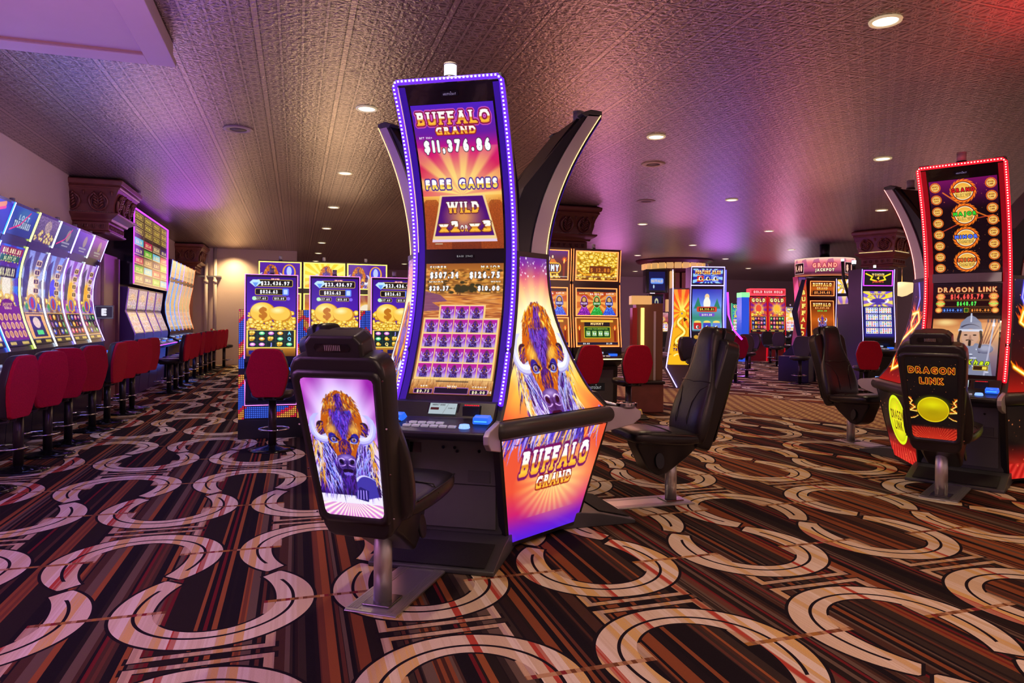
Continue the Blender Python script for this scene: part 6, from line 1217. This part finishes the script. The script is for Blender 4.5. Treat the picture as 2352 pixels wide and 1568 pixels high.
paint('letter_strip', lambda U, V: (vx(2.44 - 1.5 * V) - .09 + .17 * U, 0 * U - .01, 2.44 - 1.5 * V), A, vp, screen_mat(1.2)); MB().loft([[(float(vx(z)) - .10, 0, z), (float(vx(z)) + .09, 0, z), (float(vx(z)) + .09, .3, z), (float(vx(z)) - .10, .3, z)] for z in np.linspace(0, 2.46, 12)], smooth=False).build('panel_body', mat('cabinet_red'), vp)
rb = empty('red_arc_machine', (*u22(1829, 16.2), 0), RZ0 + .9); tag(rb, 'dark machine seen edge on with a red neon arc and low black console', 'slot machine'); MB().prismx([(-.45, 0), (.3, 0), (.3, .6), (-.05, .95), (.10, 1.6), (-.12, 2.35), (-.2, 2.35), (-.02, 1.6), (-.15, .9), (-.45, .62)], -.03, .03).build('side_cabinet', BLK, rb, .004); MB().tube([(.035, -.15, .95), (.035, -.03, 1.3), (.035, -.01, 1.6), (.035, -.1, 2.0), (.035, -.2, 2.34)], .008, 6).build('neon_arc', L_RED, rb); MB().box(-.5, .05, -.42, .25, 0, .58).build('console', mat('cabinet_violet_black', (.02, .015, .04), .3), rb, .01)
far('violet-edged curved slot machine right of the drum machine', 1938, 15.6, .34, 1.1, 1.95, (W_, Pu, Yl), L_LAV, top='MAJOR', zt=2.35, sd=81, rz=RZ0 - .7)
# four-game machine with black fork lamps
A = Art(1.72, 80, (.05, .05, .07)); A.line([(.1, .2), (.5, .4), (.4, .6), (.75, .7)], .05, (1, .9, .1)); A.line([(1.62, .2), (1.22, .4), (1.32, .6), (.97, .7)], .05, (1, .9, .1)); A.text('WONDER', .86, .27, .2, None, w=.8, bold=4, grad=GOLD, out=(.1, .1, .1), ow=3); A.text('4', .86, .5, .22, (1, .85, .2), bold=5, out=(.3, .1, .1), ow=3); A.text('JACKPOTS', .86, .75, .15, (1, .3, .25), w=.7, bold=4)
A2 = Art(.50, 230, (.2, .1, .6)); A2.vgrad([(0, (.5, .35, .9)), (.3, (.9, .7, .3)), (.34, (.1, .1, .4)), (.95, (.15, .12, .5)), (1, (.05, .05, .1))]); A2.rays(.25, .2, 10, (1, .9, .4), (.45, .3, .85), y1=.32, al=.8); A2.line([(0, .02), (.12, .08), (.08, .12), (.2, .16)], .012, (1, .9, .1)); A2.line([(.5, .02), (.38, .08), (.42, .12), (.3, .16)], .012, (1, .9, .1)); A2.text('WONDER 4', .25, .06, .05, None, w=.26, bold=4, grad=GOLD, out=(.1, .1, .1), ow=3); A2.disc(.25, .22, .12, .07, (.3, .2, .6)); A2.curve((.08, .18), (.1, .27), (.2, .25), .02, (.95, .95, 1)); A2.curve((.42, .18), (.4, .27), (.3, .25), .02, (.95, .95, 1))
for j in range(4):
    for i in range(2):
        x0 = .03 + i * .23; y0 = .35 + j * .145; A2.rect(x0, y0, x0 + .21, y0 + .12, (.92, .94, 1)); rs = random.Random(i + j * 2)
        for c in range(5):
            for r in range(3): A2.disc(x0 + .025 + c * .04, y0 + .022 + r * .038, .014, .012, rs.choice([(.8, .2, .2), (.2, .4, .3), (.3, .3, .8), (.8, .6, .2)]))
x, y = u22(2016, 12.6); machine('slot_machine', 'violet-framed slot machine with four lightning bolts and eight small reel sets', 'slot machine', (x, y, 0), RZ0, .60, [(0, -.1), (.75, -.02), (1.05, .05), (1.95, -.02), (2.0, -.02), (2.34, .0)], -.5, [(1.08, 1.93, .53, A2, 'main_screen', 1.1), (2.04, 2.30, .50, A, 'top_screen', 1.1, L_MAG)], (L_LAV, L_LAV), [(1.0, 2.33)], None, (.04, .86, .15), (.12, True), None, None)
stool(None, *u22(1990, 11.9), D(-35), 'red-backed stool in front of the four lightning bolt machine')
fk = empty('fork_lamp', (*u22(1966, 13.4), 0), RZ0); tag(fk, 'dark slab cabinet with forked black lamp posts left of the lightning machine', 'cabinet'); MB().box(-.13, .13, 0, .5, 0, 1.72).build('body', BLK, fk, .01); MB().tube([(-.22, .1, 2.55), (-.20, .1, 2.2), (-.05, .1, 1.72)], .030, 8).tube([(.0, .1, 2.5), (-.0, .1, 2.2), (-.05, .1, 1.72)], .032, 8).build('fork', BLK, fk); MB().cyl(-.22, .1, 2.55, 2.60, .03).build('lamp_tip', mat('lamp_glass_lit'), fk); MB().cyl(0, .1, 2.5, 2.57, .04).build('lamp_tip', mat('lamp_glass_lit'), fk); MB().box(-.08, .04, -.004, 0, .62, .85).build('notice', mat('notice_white', (.6, .6, .6), .6), fk)
ch = empty('chandelier', (*u22(2071, 20), 0)); tag(ch, 'small crystal chandelier glowing under the column capital at right', 'chandelier'); MB().lathe(0, 0, [(.02, 2.55), (.28, 2.52), (.34, 2.40), (.28, 2.25), (.12, 2.15), (.01, 2.12)], 16).build('crystal_drops', mat('lit_crystal', (.8, .7, .5), .3, emit=.8, ecol=(1, .72, .35), bump=(60, .9)), ch); MB().cyl(0, 0, 2.5, CEIL - .002, .012).build('rod', BRSS, ch)
# more stools on the far carpet
far_st = [(1516, 20.0, 120, 'dark stool left of the yellow dragon panel'), (1600, 13.6, 195, 'dark grey stool back just left of the leaning headrest'), (1690, 15.5, -20, 'red-backed stool just right of the leather headrest'), (1716, 17.0, 150, 'dark stool back behind the red stool at the headrest'), (1722, 19.4, 120, 'violet-lit dark stool in the middle of the far carpet'), (1785, 21.2, 130, 'dark round stool right of the violet-lit stool'), (1812, 22.6, 10, 'far red-backed stool left of the red neon arc'), (1770, 22.8, 165, 'dark stool before the twin red machines'), (1838, 15.2, 130, 'dark stool against the black console under the red arc'), (1905, 14.4, 25, 'dark red stool back showing right of the leather headrest')]
for px, d, a, l in far_st:
    s = stool(None, *u22(px, d), D(a), l, 'stools on the far carpet')
# wide dark machine rows closing the back of the hall
for k, (px, d, w_) in enumerate([(1640, 26.6, 1.2), (1760, 26.8, 2.2)]):
    x, y = u22(px, d); o = MB().box(-w_ / 2, w_ / 2, 0, .6, 0, .82).build('machine_stand', BLK, None, .02); o.location = (x, y, 0); o.rotation_euler = (0, 0, RZ0); tag(o, ['long black machine stand at the back, left one', 'long black machine stand below the twin red machines'][k], 'stand')
